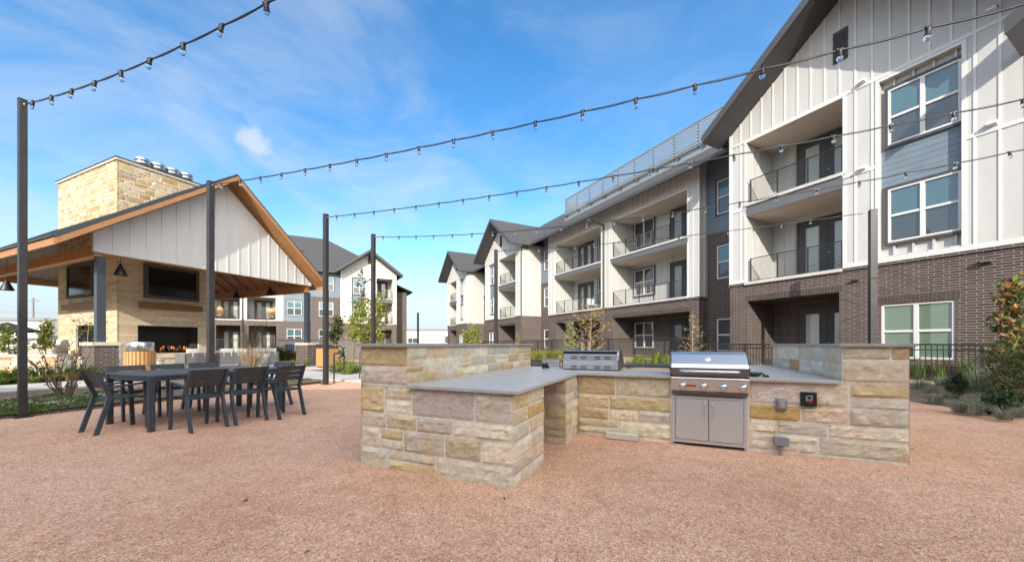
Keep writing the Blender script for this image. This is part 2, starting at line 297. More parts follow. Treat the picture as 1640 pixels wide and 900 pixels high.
# ------------------------------------------------------------------ mesh builder
class MB:
    def __init__(s): s.v = []; s.f = []; s.mi = []; s.c = []; s.m = 0; s.col = (1, 1, 1); s.sm = []
    def add(s, vs, fs, smooth=False):
        o = len(s.v); s.v += [tuple(p) for p in vs]; s.c += [s.col]*len(vs)
        for f in fs: s.f.append([i+o for i in f]); s.mi.append(s.m); s.sm.append(smooth)
    def quad(s, *p): s.add(p, [tuple(range(len(p)))])
    def box(s, x0, x1, y0, y1, z0, z1):
        if x0 > x1: x0, x1 = x1, x0
        if y0 > y1: y0, y1 = y1, y0
        s.add([(x0, y0, z0), (x1, y0, z0), (x1, y1, z0), (x0, y1, z0), (x0, y0, z1), (x1, y0, z1), (x1, y1, z1), (x0, y1, z1)],
              [(0, 3, 2, 1), (4, 5, 6, 7), (0, 1, 5, 4), (1, 2, 6, 5), (2, 3, 7, 6), (3, 0, 4, 7)])
    def bar(s, p0, p1, w, h, up=(0, 0, 1)):
        p0 = Vector(p0); p1 = Vector(p1); d = (p1-p0).normalized(); up = Vector(up)
        if abs(d.dot(up)) > .98: up = Vector((0, 1, 0))
        a = d.cross(up).normalized()*w/2; b = a.cross(d).normalized()*h/2
        vs = [p+i*a+j*b for p in (p0, p1) for i, j in ((-1, -1), (1, -1), (1, 1), (-1, 1))]
        s.add(vs, [(0, 3, 2, 1), (4, 5, 6, 7), (0, 1, 5, 4), (1, 2, 6, 5), (2, 3, 7, 6), (3, 0, 4, 7)])
    def prism(s, pts, vec):
        n = len(pts); v = Vector(vec); P = [Vector(p) for p in pts]
        s.add(P+[p+v for p in P], [tuple(range(n))[::-1], tuple(range(n, 2*n))]+[(i, (i+1) % n, n+(i+1) % n, n+i) for i in range(n)])
    def tube(s, pts, r, n=8, cap=True, smooth=True):
        P = [Vector(p) for p in pts]; rr = r if isinstance(r, (list, tuple)) else [r]*len(P)
        vs = []; fs = []; ref = None
        for i, p in enumerate(P):
            d = (P[min(i+1, len(P)-1)]-P[max(i-1, 0)])
            d = d.normalized() if d.length > 1e-9 else Vector((0, 0, 1))
            if ref is None: ref = Vector((0, 0, 1)) if abs(d.z) < .9 else Vector((1, 0, 0))
            a = d.cross(ref)
            if a.length < 1e-4: a = d.orthogonal()
            a.normalize(); b = d.cross(a).normalized(); ref = a.cross(d)
            for k in range(n):
                t = 2*math.pi*k/n; vs.append(p+(a*math.cos(t)+b*math.sin(t))*rr[i])
        for i in range(len(P)-1):
            for k in range(n): fs.append((i*n+k, i*n+(k+1) % n, (i+1)*n+(k+1) % n, (i+1)*n+k))
        s.add(vs, fs, smooth)
        if cap: s.add(vs[:n], [tuple(range(n))]); s.add(vs[-n:], [tuple(range(n))])
    def lathe(s, prof, n=20, c=(0, 0, 0), axis='z', smooth=True):
        vs = []; fs = []; c = Vector(c)
        for r, z in prof:
            for k in range(n):
                t = 2*math.pi*k/n; x, y = r*math.cos(t), r*math.sin(t)
                p = {'z': (x, y, z), 'y': (x, z, y), 'x': (z, x, y)}[axis]
                vs.append(c+Vector(p))
        for i in range(len(prof)-1):
            for k in range(n): fs.append((i*n+k, i*n+(k+1) % n, (i+1)*n+(k+1) % n, (i+1)*n+k))
        s.add(vs, fs, smooth)
    def build(s, name, mat, parent=None, bevel=0, loc=None, rot=None, seg=2):
        me = bpy.data.meshes.new(name); me.from_pydata(s.v, [], s.f)
        mats = mat if isinstance(mat, (list, tuple)) else [mat]
        for m in mats: me.materials.append(MATS[m])
        me.polygons.foreach_set('material_index', s.mi); me.polygons.foreach_set('use_smooth', s.sm)
        if any(c != (1, 1, 1) for c in s.c):
            at = me.color_attributes.new('col', 'FLOAT_COLOR', 'POINT')
            fl = []
            for c in s.c: fl += [c[0], c[1], c[2], 1]
            at.data.foreach_set('color', fl)
        if bevel or len(s.f) < 20000:
            bm = bmesh.new(); bm.from_mesh(me)
            if len(s.f) < 20000 and any(len(f) > 0 for f in s.f): bmesh.ops.recalc_face_normals(bm, faces=bm.faces[:])
            if bevel:
                es = [e for e in bm.edges if len(e.link_faces) == 2 and e.calc_face_angle(0) > .5]
                bmesh.ops.bevel(bm, geom=es, offset=bevel, segments=seg, affect='EDGES', clamp_overlap=True, profile=.5)
            bm.to_mesh(me); bm.free()
        me.update()
        return link(name, me, parent, loc, rot)
def link(name, me, parent=None, loc=None, rot=None):
    o = bpy.data.objects.new(name, me); COL.objects.link(o)
    if parent: o.parent = parent
    if loc is not None: o.location = loc
    if rot is not None: o.rotation_euler = rot
    return o
def tag(o, label, cat, group=None, kind=None):
    if label: o['label'] = label
    if cat: o['category'] = cat
    if group: o['group'] = group
    if kind: o['kind'] = kind
    return o
def thing(name, label, cat, loc=(0, 0, 0), rz=0, group=None):
    o = bpy.data.objects.new(name, None); COL.objects.link(o); o.location = loc; o.rotation_euler = (0, 0, rz); o.empty_display_size = .2
    return tag(o, label, cat, group)
def struct(o): o['kind'] = 'structure'; return o
def at_frame(fr, x, y, z=0): return tuple(fr.w(x, y, z))
def dup(root, loc, rz, label, group=None):
    def cp(o, parent):
        c = o.copy(); COL.objects.link(c); c.parent = parent
        for ch in o.children: cp(ch, c)
        return c
    r = root.copy(); COL.objects.link(r); r.location = loc; r.rotation_euler = (0, 0, rz); r['label'] = label
    if group: r['group'] = group
    for ch in root.children: cp(ch, r)
    return r

# walls with openings: front sheet at y, reveals of the given depth
def wall(mb, x0, x1, z0, z1, y, holes=(), depth=.12, back=True):
    xs = sorted({x0, x1, *[min(max(h[0], x0), x1) for h in holes], *[min(max(h[1], x0), x1) for h in holes]})
    zs = sorted({z0, z1, *[min(max(h[2], z0), z1) for h in holes], *[min(max(h[3], z0), z1) for h in holes]})
    for i in range(len(xs)-1):
        for j in range(len(zs)-1):
            cx, cz = (xs[i]+xs[i+1])/2, (zs[j]+zs[j+1])/2
            if any(h[0] < cx < h[1] and h[2] < cz < h[3] for h in holes): continue
            mb.quad((xs[i], y, zs[j]), (xs[i+1], y, zs[j]), (xs[i+1], y, zs[j+1]), (xs[i], y, zs[j+1]))
    for h in holes:
        a, b, c, d = max(h[0], x0), min(h[1], x1), max(h[2], z0), min(h[3], z1)
        e = y+depth
        if h[0] >= x0: mb.quad((a, y, c), (a, e, c), (a, e, d), (a, y, d))
        if h[1] <= x1: mb.quad((b, y, c), (b, y, d), (b, e, d), (b, e, c))
        if h[2] >= z0: mb.quad((a, y, c), (b, y, c), (b, e, c), (a, e, c))
        if h[3] <= z1: mb.quad((a, y, d), (a, e, d), (b, e, d), (b, y, d))

# irregular ashlar facing: every stone a bumpy panel with its own colour
SC = [((.71, .61, .46), 6), ((.64, .52, .35), 5), ((.64, .57, .47), 5), ((.55, .37, .15), 1), ((.62, .47, .27), 4), ((.78, .69, .54), 6), ((.58, .51, .42), 3)]
def stones(mb, O, U, W, H0, H1, rng, rows=(.11, .24), lens=(.2, .65), holes=(), step=.07, amp=.016, gap=.006, weights=None, Nv=None, bulge=.012, edge=.012, freq=11, smooth=True):
    O = Vector(O); U = Vector(U).normalized(); Z = Vector((0, 0, 1)); Nn = Vector(Nv).normalized() if Nv else U.cross(Z)
    pal = [c for c, k in SC for _ in range(k)] if weights is None else [c for c, k in weights for _ in range(k)]
    cuts = sorted({H0, H1, *[h[2] for h in holes if H0 < h[2] < H1], *[h[3] for h in holes if H0 < h[3] < H1]})
    for ci in range(len(cuts)-1):
        z = cuts[ci]; top = cuts[ci+1]
        while z < top-1e-4:
            rh = rng.uniform(*rows)
            if top-z-rh < rows[0]*.8: rh = top-z
            if rh > rows[1]*1.45: rh /= 2
            iv = [(0.0, W)]
            for h in holes:
                if h[2] < z+rh/2 < h[3]:
                    ni = []
                    for a, b in iv:
                        if h[1] <= a or h[0] >= b: ni.append((a, b)); continue
                        if h[0] > a: ni.append((a, h[0]))
                        if h[1] < b: ni.append((h[1], b))
                    iv = ni
            for a, b in iv:
                x = a
                while x < b-1e-4:
                    ln = rng.uniform(*lens)
                    if b-x-ln < lens[0]*.7: ln = b-x
                    parts = [(z, z+rh)]
                    if rh > rows[1]*.75 and rng.random() < .25: k = z+rh*rng.uniform(.4, .6); parts = [(z, k), (k, z+rh)]
                    for za, zb in parts:
                        base = rng.choice(pal); k = rng.uniform(.85, 1.12); c = tuple(t*k*rng.uniform(.96, 1.04) for t in base)
                        nx = max(2, int(ln/step)); nzz = max(2, int((zb-za)/step)); off = rng.uniform(0, 100); bul = rng.uniform(.5, 1.2)*bulge
                        tx, tz = rng.uniform(-.006, .006), rng.uniform(-.006, .006)
                        vs = []
                        for j in range(nzz+1):
                            for i in range(nx+1):
                                fx, fz = i/nx, j/nzz
                                ex = min(fx, 1-fx)*ln; ez = min(fz, 1-fz)*(zb-za); ed = min(ex, ez)
                                k = min(1, ed/edge)
                                px = x+gap+(ln-2*gap)*fx; pz = za+gap+(zb-za-2*gap)*fz
                                q = O+U*px+Z*pz
                                nzv = mnoise.fractal(Vector((q.x*freq+off, q.y*freq, q.z*freq*1.2)), .8, 2.1, 5)
                                d = k*max(.004, bul+amp*nzv+tx*(fx-.5)*4+tz*(fz-.5)*4)+.002*(k > 0)
                                vs.append(q+Nn*d)
                        fs = [(j*(nx+1)+i, j*(nx+1)+i+1, (j+1)*(nx+1)+i+1, (j+1)*(nx+1)+i) for j in range(nzz) for i in range(nx)]
                        mb.col = c; mb.add(vs, fs, smooth=smooth)
                    x += ln
            z += rh
MORTAR = (.78, .73, .65)
# ================================================================== GROUND
g = MB(); g.box(-900, 900, -120, 1500, -.5, -.03); struct(g.build('ground', 'dry_ground'))
g = MB()
def gz(x, y): return .012*mnoise.noise(Vector((x*.8, y*.8, 3))) + .006*mnoise.noise(Vector((x*2.7, y*2.7, 9)))
nx, ny = 130, 110
vs = [(-22+44*i/nx, -3+36*j/ny, gz(-22+44*i/nx, -3+36*j/ny)-.004) for j in range(ny+1) for i in range(nx+1)]
g.add(vs, [(j*(nx+1)+i, j*(nx+1)+i+1, (j+1)*(nx+1)+i+1, (j+1)*(nx+1)+i) for j in range(ny) for i in range(nx)], True)
struct(g.build('gravel_court', 'gravel'))
def sheet(name, pts, z, m, th=.06):
    g = MB(); g.prism([(p[0], p[1], z) for p in pts], (0, 0, -th)); return struct(g.build(name, m))
def pw(*ps): return [PF.w(a, s) for a, s in ps]
sheet('planting_bed', pw((3.8, -16), (8.85, -16), (8.9, 2.1), (8.2, 2.8), (3.8, 2.8)), .03, 'mulch')
sheet('garden_strip', pw((0, -22), (1.6, -22), (1.6, 30), (0, 30)), .034, 'mulch')
sheet('concrete_path', pw((1.5, -22), (3.9, -22), (3.9, 2.75), (9.8, 2.75), (10.2, 4.9), (3.9, 5.1), (3.9, 30), (1.5, 30)), .05, 'concrete', .1)
sheet('planting_bed', pw((3.9, 5.15), (8.7, 4.95), (10.6, 5.6), (9.5, 9.5), (3.9, 12)), .036, 'mulch')
sheet('patio_floor', pw((-16, -1.6), (0, -1.6), (0, 10), (-16, 10)), .05, 'concrete', .1)
sheet('concrete_path', pw((3.9, 12), (14, 9.0), (30, 9), (30, 30), (3.9, 30)), .02, 'concrete', .1)
# soil rising from the gravel to the fence in front of the apartments
def bed_z(q, n):
    t = min(1, max(0, (n+4.6)/3.4)); t = t*t*(3-2*t)
    return .02 + t*min(.5, max(.13, .15+.034*(5-q)))
def bed_edge(q):        # how far in front of the facade the bed reaches
    if q > 4: return -3.4-1.75*min(1, (q-4)/3.2)-.9*max(0, min(1, (q-9.6)/3))
    return -3.4-2.2*min(1, max(0, (4-q)/6))
g = MB(); vs = []; nq, nn = 90, 14
for i in range(nq+1):
    q = 14-62*i/nq; e = bed_edge(q)+.12*math.sin(q*2.1)
    for j in range(nn+1):
        n = e+(1.8-e)*j/nn; p = BF.w(q, n); vs.append((p.x, p.y, .014+(bed_z(q, n)+.03*mnoise.noise(Vector((q*1.5, n*1.5, 1))) if j > 0 else -.02)))
g.add(vs, [(i*(nn+1)+j, i*(nn+1)+j+1, (i+1)*(nn+1)+j+1, (i+1)*(nn+1)+j) for i in range(nq) for j in range(nn)], True)
g.f and None
bo = struct(g.build('raised_bed', ['mulch', 'tan_mulch']))
for p in bo.data.polygons:
    c = p.center; d = Vector((c.x, c.y))-BF.o; n = d.dot(BF.dy)
    if d.dot(BF.dx) < 3.2 or n > -2.0: p.material_index = 1
# loose pebbles over the near gravel
rng = random.Random(5); g = MB()
pc = [(.45, .24, .155), (.57, .34, .225), (.62, .42, .30), (.36, .18, .12), (.70, .55, .44), (.53, .3, .2)]
for i in range(15000):
    Y = 1.9+3.9*rng.random()**1.5; X = (rng.random()*2-1)*1.42*Y
    d = Vector((X, Y))-KF.o; kx, ky = d.dot(KF.dx), d.dot(KF.dy)
    if -1.75 < kx < 3.4 and ky > -.02 and not (kx > .05 and ky < 2.08): continue
    s = rng.uniform(.003, .0065); z = gz(X, Y)
    a = rng.random()*3; ca, sa = math.cos(a)*s*rng.uniform(.8, 1.3), math.sin(a)*s
    g.col = rng.choice(pc)
    g.add([(X+ca, Y+sa, z), (X-sa, Y+ca, z), (X-ca, Y-sa, z), (X+sa, Y-ca, z), (X, Y, z+s*.8)], [(0, 1, 4), (1, 2, 4), (2, 3, 4), (3, 0, 4)])
o = g.build('loose_gravel', 'pebble'); tag(o, 'loose pink and cream stones scattered over the gravel court', 'gravel', kind='stuff')
g = MB()
for i in range(36):
    Y = 2.1+6*rng.random(); X = (rng.random()*2-1)*1.2*Y; d = Vector((X, Y))-KF.o
    if -1.8 < d.dot(KF.dx) < 3.5 and d.dot(KF.dy) > -.1: continue
    a = rng.random()*6; l = rng.uniform(.018, .035); z = gz(X, Y)+.008; c, s = math.cos(a), math.sin(a)
    g.col = rng.choice([(.03, .022, .018), (.06, .04, .03), (.1, .07, .05)])
    g.add([(X-c*l, Y-s*l, z), (X-s*l*.35, Y+c*l*.35, z+.006), (X+c*l, Y+s*l, z), (X+s*l*.35, Y-c*l*.35, z)], [(0, 1, 2, 3)])
tag(g.build('leaf_litter', 'pebble'), 'small dark dead leaves lying about on the gravel', 'leaf litter', kind='stuff')
# steel edging between gravel and bed
ed = [PF.w(8.87, s) for s in [-16+.5*k for k in range(37)]]
g = MB()
for a, b in zip(ed, ed[1:]): g.bar((a.x, a.y, .02), (b.x, b.y, .02), .012, .1)
tag(g.build('bed_edging', 'edging_steel'), 'thin black steel edging between the gravel and the mulch bed on the left', 'edging')

# ================================================================== OUTDOOR KITCHEN
kit = thing('outdoor_kitchen', 'large limestone outdoor kitchen with grey counters and two tall bar walls', 'outdoor kitchen', at_frame(KF, 0, 0), GR)
rng = random.Random(11)
WX0, WX1, WY1 = -1.70, -1.10, 3.30
KW = dict(rows=(.13, .235), lens=(.25, .72), step=.028, amp=.019, bulge=.007, gap=.0085, freq=9, smooth=False)
def core(b, *a): b.col = MORTAR; b.box(*a)
# tall wall and pier on the left share their front courses
m = MB(); core(m, WX0+.012, WX1-.012, .012, WY1-.012, -.1, 1.175)
stones(m, (WX0, .012, 0), (1, 0, 0), WX1-WX0, .80, 1.175, rng, **KW)
stones(m, (WX1-.011, .0, 0), (0, 1, 0), WY1, .82, 1.175, rng, rows=(.1, .16), lens=(.2, .45), step=.045)
stones(m, (WX0+.012, WY1, 0), (0, -1, 0), WY1, -.05, 1.175, rng, rows=(.12, .2), lens=(.25, .6), step=.09)
stones(m, (WX1, WY1-.012, 0), (-1, 0, 0), WX1-WX0, -.05, 1.175, rng, rows=(.12, .2), step=.09)
m.build('bar_wall', 'stone', kit)
m = MB(); core(m, WX1-.011, -.012, .0125, .78, -.1, .785); core(m, WX1-.011, .015, 1.52, 3.15, -.1, .785)
stones(m, (WX0, .012, 0), (1, 0, 0), 1.7, -.05, .80, rng, holes=[(.6, 1.75, .787, .9)], **KW)
stones(m, (-.012, 0, 0), (0, 1, 0), .8, -.05, .79, rng, rows=(.10, .2), lens=(.2, .5), step=.03, amp=.014, bulge=.006, gap=.0085, smooth=False)
stones(m, (0, .785, 0), (-1, 0, 0), 1.1, -.05, .79, rng, step=.08)
stones(m, (WX1, 1.515, 0), (1, 0, 0), 1.13, -.05, .79, rng, rows=(.1, .22), lens=(.16, .4), step=.03, amp=.016, bulge=.008)
stones(m, (.018, 1.5, 0), (0, 1, 0), .62, -.05, .79, rng, rows=(.1, .24), lens=(.2, .45), step=.04)
m.build('counter_pier', 'stone', kit)
# back wall under the main grill, rising into the right-hand bar wall
GX0, GX1 = 1.176, 1.979
m = MB(); core(m, .03, 2.8075, 2.112, 3.05, -.1, .785); core(m, 1.66, 2.79, 3.05, 5.08, -.1, .785)
stones(m, (.03, 2.112, 0), (1, 0, 0), 3.31, -.05, .80, rng, holes=[(GX0-.03, GX1-.03, .02, .84), (0, 2.775, .787, .9)], **KW)
stones(m, (2.8, 3.06, 0), (-1, 0, 0), 2.75, -.05, .79, rng, step=.12)
m.build('counter_base', 'stone', kit)
m = MB(); core(m, 2.808, 3.328, 2.1125, 5.05, -.1, 1.175)
stones(m, (2.805, 2.112, 0), (1, 0, 0), .535, .80, 1.175, rng, rows=(.12, .235), lens=(.2, .55), step=.028, amp=.019, bulge=.007, gap=.0085, freq=9, smooth=False)
stones(m, (2.806, 5.05, 0), (0, -1, 0), 2.94, .82, 1.175, rng, rows=(.1, .18), lens=(.25, .6), step=.05, amp=.006, bulge=.004,
       weights=[((.76, .68, .52), 6), ((.70, .61, .45), 5), ((.78, .71, .58), 3), ((.5, .33, .14), 1)], Nv=(-1, 0, 0))  # paler, warmer stone colour on this face offsets its blue shade
stones(m, (3.328, 2.1, 0), (0, 1, 0), 2.95, -.05, 1.175, rng, step=.08)
m.build('bar_wall', 'stone', kit)
for x0, x1, y0, y1 in ((WX0-.035, WX1+.03, -.035, WY1+.03), (2.775, 3.37, 2.07, 5.085)):
    m = MB(); m.box(x0, x1, y0, y1, 1.176, 1.206); m.build('wall_cap', 'cap_stone', kit, bevel=.003)
m = MB(); CT0, CT1 = .79, .82
m.prism([(WX1+.016, -.04, CT0), (.055, -.04, CT0), (.055, 2.05, CT0), (GX0-.004, 2.05, CT0), (GX0-.004, 2.60, CT0), (GX1+.004, 2.60, CT0), (GX1+.004, 2.05, CT0), (2.79, 2.05, CT0), (2.79, 5.1, CT0), (1.61, 5.1, CT0), (1.61, 3.12, CT0),
         (.484, 3.12, CT0), (.484, 2.56, CT0), (-.324, 2.56, CT0), (-.324, 3.12, CT0), (WX1+.016, 3.12, CT0)], (0, 0, CT1-CT0))
m.build('countertop', 'countertop', kit, bevel=.004)
# three thin counter tiles give the top faint joints
def make_grill(label, loc, rz):
    """front faces -y, origin at the front left foot of the head, width .80"""
    W = .80; t = thing('gas_grill', label, 'grill', loc, rz)
    b = MB(); b.box(.015, W-.015, .05, .56, .60, .83); b.build('firebox', 'steel_dark', t)
    # control panel, raked
    b = MB(); b.prism([(0, -.03, .655), (0, -.045, .79), (0, .02, .80), (0, .05, .80), (0, .05, .655)], (W, 0, 0)); cp = b.build('control_panel', 'steel', t, bevel=.004)
    b = MB(); b.tube([(.0, -.045, .80), (W, -.045, .80)], .012, 10); b.build('panel_rail', 'steel', t)
    b = MB(); b.box(.01, W-.01, -.02, .05, .612, .648); b.build('drip_tray', 'steel_dark', t, bevel=.003)
    for fx in (.125, .345, .545, .735):
        k = MB(); k.lathe([(.0, -.066), (.026, -.064), (.031, -.054), (.033, -.02), (.044, -.016), (.044, 0)], 24, (fx*W/.8*1.0, -.037, .715), 'y')
        k.build('knob', 'chrome', cp)
    k = MB(); k.prism([(.175, -.0425, .703), (.265, -.0425, .703), (.272, -.0432, .711), (.265, -.0436, .724), (.175, -.0436, .724), (.168, -.0432, .711)], (0, -.004, 0)); bd = k.build('badge', 'red_paint', cp)
    cu = bpy.data.curves.new('badge_lettering', 'FONT'); cu.body = 'BULL'; cu.size = .022; cu.extrude = .0006; cu.align_x = 'CENTER'; cu.align_y = 'CENTER'
    to = bpy.data.objects.new('tmp', cu); COL.objects.link(to)
    dg = bpy.context.evaluated_depsgraph_get(); me = bpy.data.meshes.new_from_object(to.evaluated_get(dg)); bpy.data.objects.remove(to)
    me.name = 'badge_lettering'; me.materials.clear(); me.materials.append(MATS['chrome'])
    link('badge_lettering', me, cp, (.22, -.0482, .7135), (R(90), 0, 0))
    # hood: reflective front band, slanted upper face, flat back
    prof = [(-.005, .835), (-.005, .925), (.03, .965), (.17, 1.075), (.25, 1.103), (.36, 1.105), (.44, 1.085), (.545, .98), (.56, .835)]
    b = MB(); b.prism([(.0, y, z) for y, z in prof], (W, 0, 0)); hood = b.build('hood', 'steel', t, bevel=.006)
    b = MB()
    for sx in (-.012, W): b.prism([(sx, y*1.0, z) for y, z in prof], (.012, 0, 0))
    b.build('hood_end', 'steel_dark', t, bevel=.003)
    b = MB(); b.tube([(.10, 0, .885), (.10, -.055, .885), (.13, -.07, .885), (W-.13, -.07, .885), (W-.10, -.055, .885), (W-.10, 0, .885)], .014, 12); b.build('hood_handle', 'chrome', hood)
    b = MB(); b.box(.0, W, -.012, -.006, .836, .924); b.build('hood_band', 'steel_band', hood)
    # thermometer lying on the slanted face
    b = MB(); b.lathe([(0, .012), (.030, .010), (.040, .005), (.042, -.004)], 28)
    b.build('thermometer', 'steel_door', hood, loc=(W*.49, .095, 1.018), rot=(R(52), 0, 0))
    # vented back
    b = MB(); b.box(.02, W-.02, .562, .572, .838, .905); b.box(.02, W-.02, .562, .572, .97, 1.04); b.build('back_panel', 'steel', t)
    b = MB(); b.box(.02, W-.02, .56, .568, .905, .97); b.build('back_band', 'steel_door', t)
    bp_ = [o for o in t.children if o.name.startswith('back_panel')][0]
    for z in (.85, .875, .985, 1.01):
        for x in (.1, .24, .44, .58): b = MB(); b.box(x, x+.09, .571, .577, z, z+.010); b.build('vent_slot', 'black_plastic', bp_)
    b = MB(); b.box(.015, W-.015, .50, .575, 1.055, 1.095); b.build('hinge_gap', 'black_plastic', t)
    return t
make_grill('stainless gas grill with four knobs and a red badge above double doors', at_frame(KF, GX0, 2.05), GR)
make_grill('stainless gas grill seen from its vented back on the far counter', at_frame(KF, .484, 3.12), GR+math.pi)
c = thing('grill_cabinet', 'stainless double door cabinet set in the stone wall under the front grill', 'cabinet', at_frame(KF, GX0+.01, 2.095), GR)
W = .78
b = MB(); wall(b, 0, W, .03, .585, -.022, [(.035, W-.035, .065, .55)], .03); b.quad((0, -.022, .03), (0, .1, .03), (0, .1, .585), (0, -.022, .585)); b.quad((W, -.022, .03), (W, .1, .03), (W, .1, .585), (W, -.022, .585)); b.quad((0, -.022, .585), (W, -.022, .585), (W, .1, .585), (0, .1, .585)); b.quad((0, -.022, .03), (W, -.022, .03), (W, .1, .03), (0, .1, .03)); b.build('cabinet_frame', 'steel_door', c)
for s in (0, 1):
    x0 = .04 if s == 0 else W/2+.004; x1 = W/2-.004 if s == 0 else W-.04
    b = MB(); b.box(x0, x1, -.030, .01, .07, .545); d = b.build('door', 'steel_door', c, bevel=.004)
    hx = W/2-.045 if s == 0 else W/2+.045
    b = MB(); b.tube([(hx, -.03, .53), (hx, -.055, .52), (hx, -.058, .5), (hx, -.058, .36), (hx, -.055, .34), (hx, -.03, .33)], .006, 8); b.build('handle', 'steel', d)
b = MB(); b.box(.03, W-.03, -.0, .3, .0, .03); b.build('toe_gap', 'black_plastic', c)
# small fittings on the front of the wall
def on_wall(u, v, y=2.1): x, z = KF.hit(u, v, y); return x, z
x0, z1 = on_wall(1241, 637); x1, z0 = on_wall(1260, 656)
t = thing('outlet_cover', 'grey weatherproof outlet cover left of the black shut off plate', 'outlet', at_frame(KF, x0, 2.085, z0), GR); w_, h_ = x1-x0, z1-z0
b = MB(); b.box(0, w_, -.02, .02, 0, h_); b.build('back_box', 'grey_plastic', t, bevel=.006)
b = MB(); b.prism([(.012, -.02, .012), (w_-.012, -.02, .012), (w_-.012, -.02, h_-.012), (.012, -.02, h_-.012)], (0, -.03, 0)); b.build('bubble_cover', 'grey_plastic', t, bevel=.01)
b = MB(); b.box(w_*.3, w_*.7, -.054, -.049, h_*.25, h_*.75); b.build('latch_window', 'steel', t)
x0, z1 = on_wall(1238.5, 697.5); x1, z0 = on_wall(1260, 712)
t = thing('junction_box', 'small grey junction box low on the wall with a pipe into the gravel', 'junction box', at_frame(KF, x0, 2.08, 0), GR); w_ = x1-x0
b = MB(); b.box(0, w_, -.05, .02, z0, z1); b.build('box_body', 'grey_plastic', t, bevel=.004)
b = MB(); b.box(-.004, w_+.004, -.056, -.05, z0+.0, z1+.004); b.build('lid', 'grey_plastic', t, bevel=.003)
b = MB(); b.tube([(w_*.45, -.015, z0), (w_*.45, -.015, -.03)], .016, 10); b.tube([(w_*.45, -.015, z0), (w_*.45, -.015, z0-.03)], .022, 10); b.build('conduit', 'grey_plastic', t)
x0, z1 = on_wall(1281, 627); x1, z0 = on_wall(1307, 651)
t = thing('shutoff_panel', 'square black timer plate with a pale dial and a red button', 'control plate', at_frame(KF, x0, 2.083, z0), GR); w_, h_ = x1-x0, z1-z0
b = MB(); b.box(0, w_, -.012, .02, 0, h_); b.build('plate', 'panel_navy', t, bevel=.002)
b = MB(); cx, cz = w_*.52, h_*.62
for k in range(28):
    a = 2*math.pi*k/28; b2 = 2*math.pi*(k+1)/28
    if 2 < k < 5: continue
    b.quad(*[(cx+r*math.cos(t_), -.0145, cz+r*.78*math.sin(t_)) for r, t_ in ((.030, a), (.030, b2), (.021, b2), (.021, a))])
b.prism([(cx+.016, -.0135, cz+.03), (cx+.034, -.0135, cz+.014), (cx+.014, -.0135, cz+.008)], (0, -.002, 0))
b.box(cx-.03, cx-.004, -.0145, -.012, cz-.036, cz-.028); b.box(cx-.004, cx+.012, -.0145, -.012, cz-.056, cz-.052); b.build('dial_mark', 'pale_ink', t)
b = MB(); b.lathe([(0, -.014), (.017, -.012), (.017, 0)], 18, (cx+.012, -.012, cz-.033), 'y'); b.build('button', 'red_paint', t)
x0, z1 = on_wall(970, 688, 2.02); x1, z0 = on_wall(1022, 702, 2.02)
b = MB(); b.box(0, x1-x0, 0, .075, 0, .075); o = b.build('limestone_offcut', 'limestone_block', None, bevel=.006, loc=at_frame(KF, x0, 2.0, 0), rot=(0, 0, GR-.03)); tag(o, 'white limestone offcut lying at the foot of the wall left of the grill doors', 'stone block')
# grill lights lying on the counters
def grill_light(label, u, v, rz, z=.82):
    p = px_ground(u, v, z); t = thing('grill_light', label, 'grill light', (p.x, p.y, z), rz)
    b = MB(); b.lathe([(0, -.045), (.024, -.045), (.027, -.035), (.027, .03), (.018, .05), (.012, .062), (0, .062)], 16, (0, 0, .028), 'x'); b.build('lamp_head', 'black_plastic', t)
    b = MB(); b.tube([(.03, 0, .03), (.06, .01, .045), (.085, .0, .03), (.10, -.01, .014)], .011, 8); b.build('neck', 'black_plastic', t)
    b = MB(); b.box(.08, .135, -.03, .02, 0, .022); b.build('clip', 'black_plastic', t, bevel=.005)
    return t
grill_light('black clip-on grill light lying on the counter just right of the front grill', 1209, 603, -.35)
p = px_ground(873, 590, .82); t = thing('cable_reel', 'small black round spool lying on the left counter near the grey chairs', 'spool', (p.x, p.y, .82), .5)
b = MB(); b.lathe([(0, -.035), (.045, -.035), (.045, -.028), (.03, -.026), (.03, .026), (.045, .028), (.045, .035), (0, .035)], 20, (0, 0, .045), 'x'); b.build('drum', 'black_plastic', t)
b = MB(); b.tube([(.03, 0, .03), (.06, 0, .022), (.085, .01, .012)], .01, 8); b.build('tail', 'black_plastic', t)

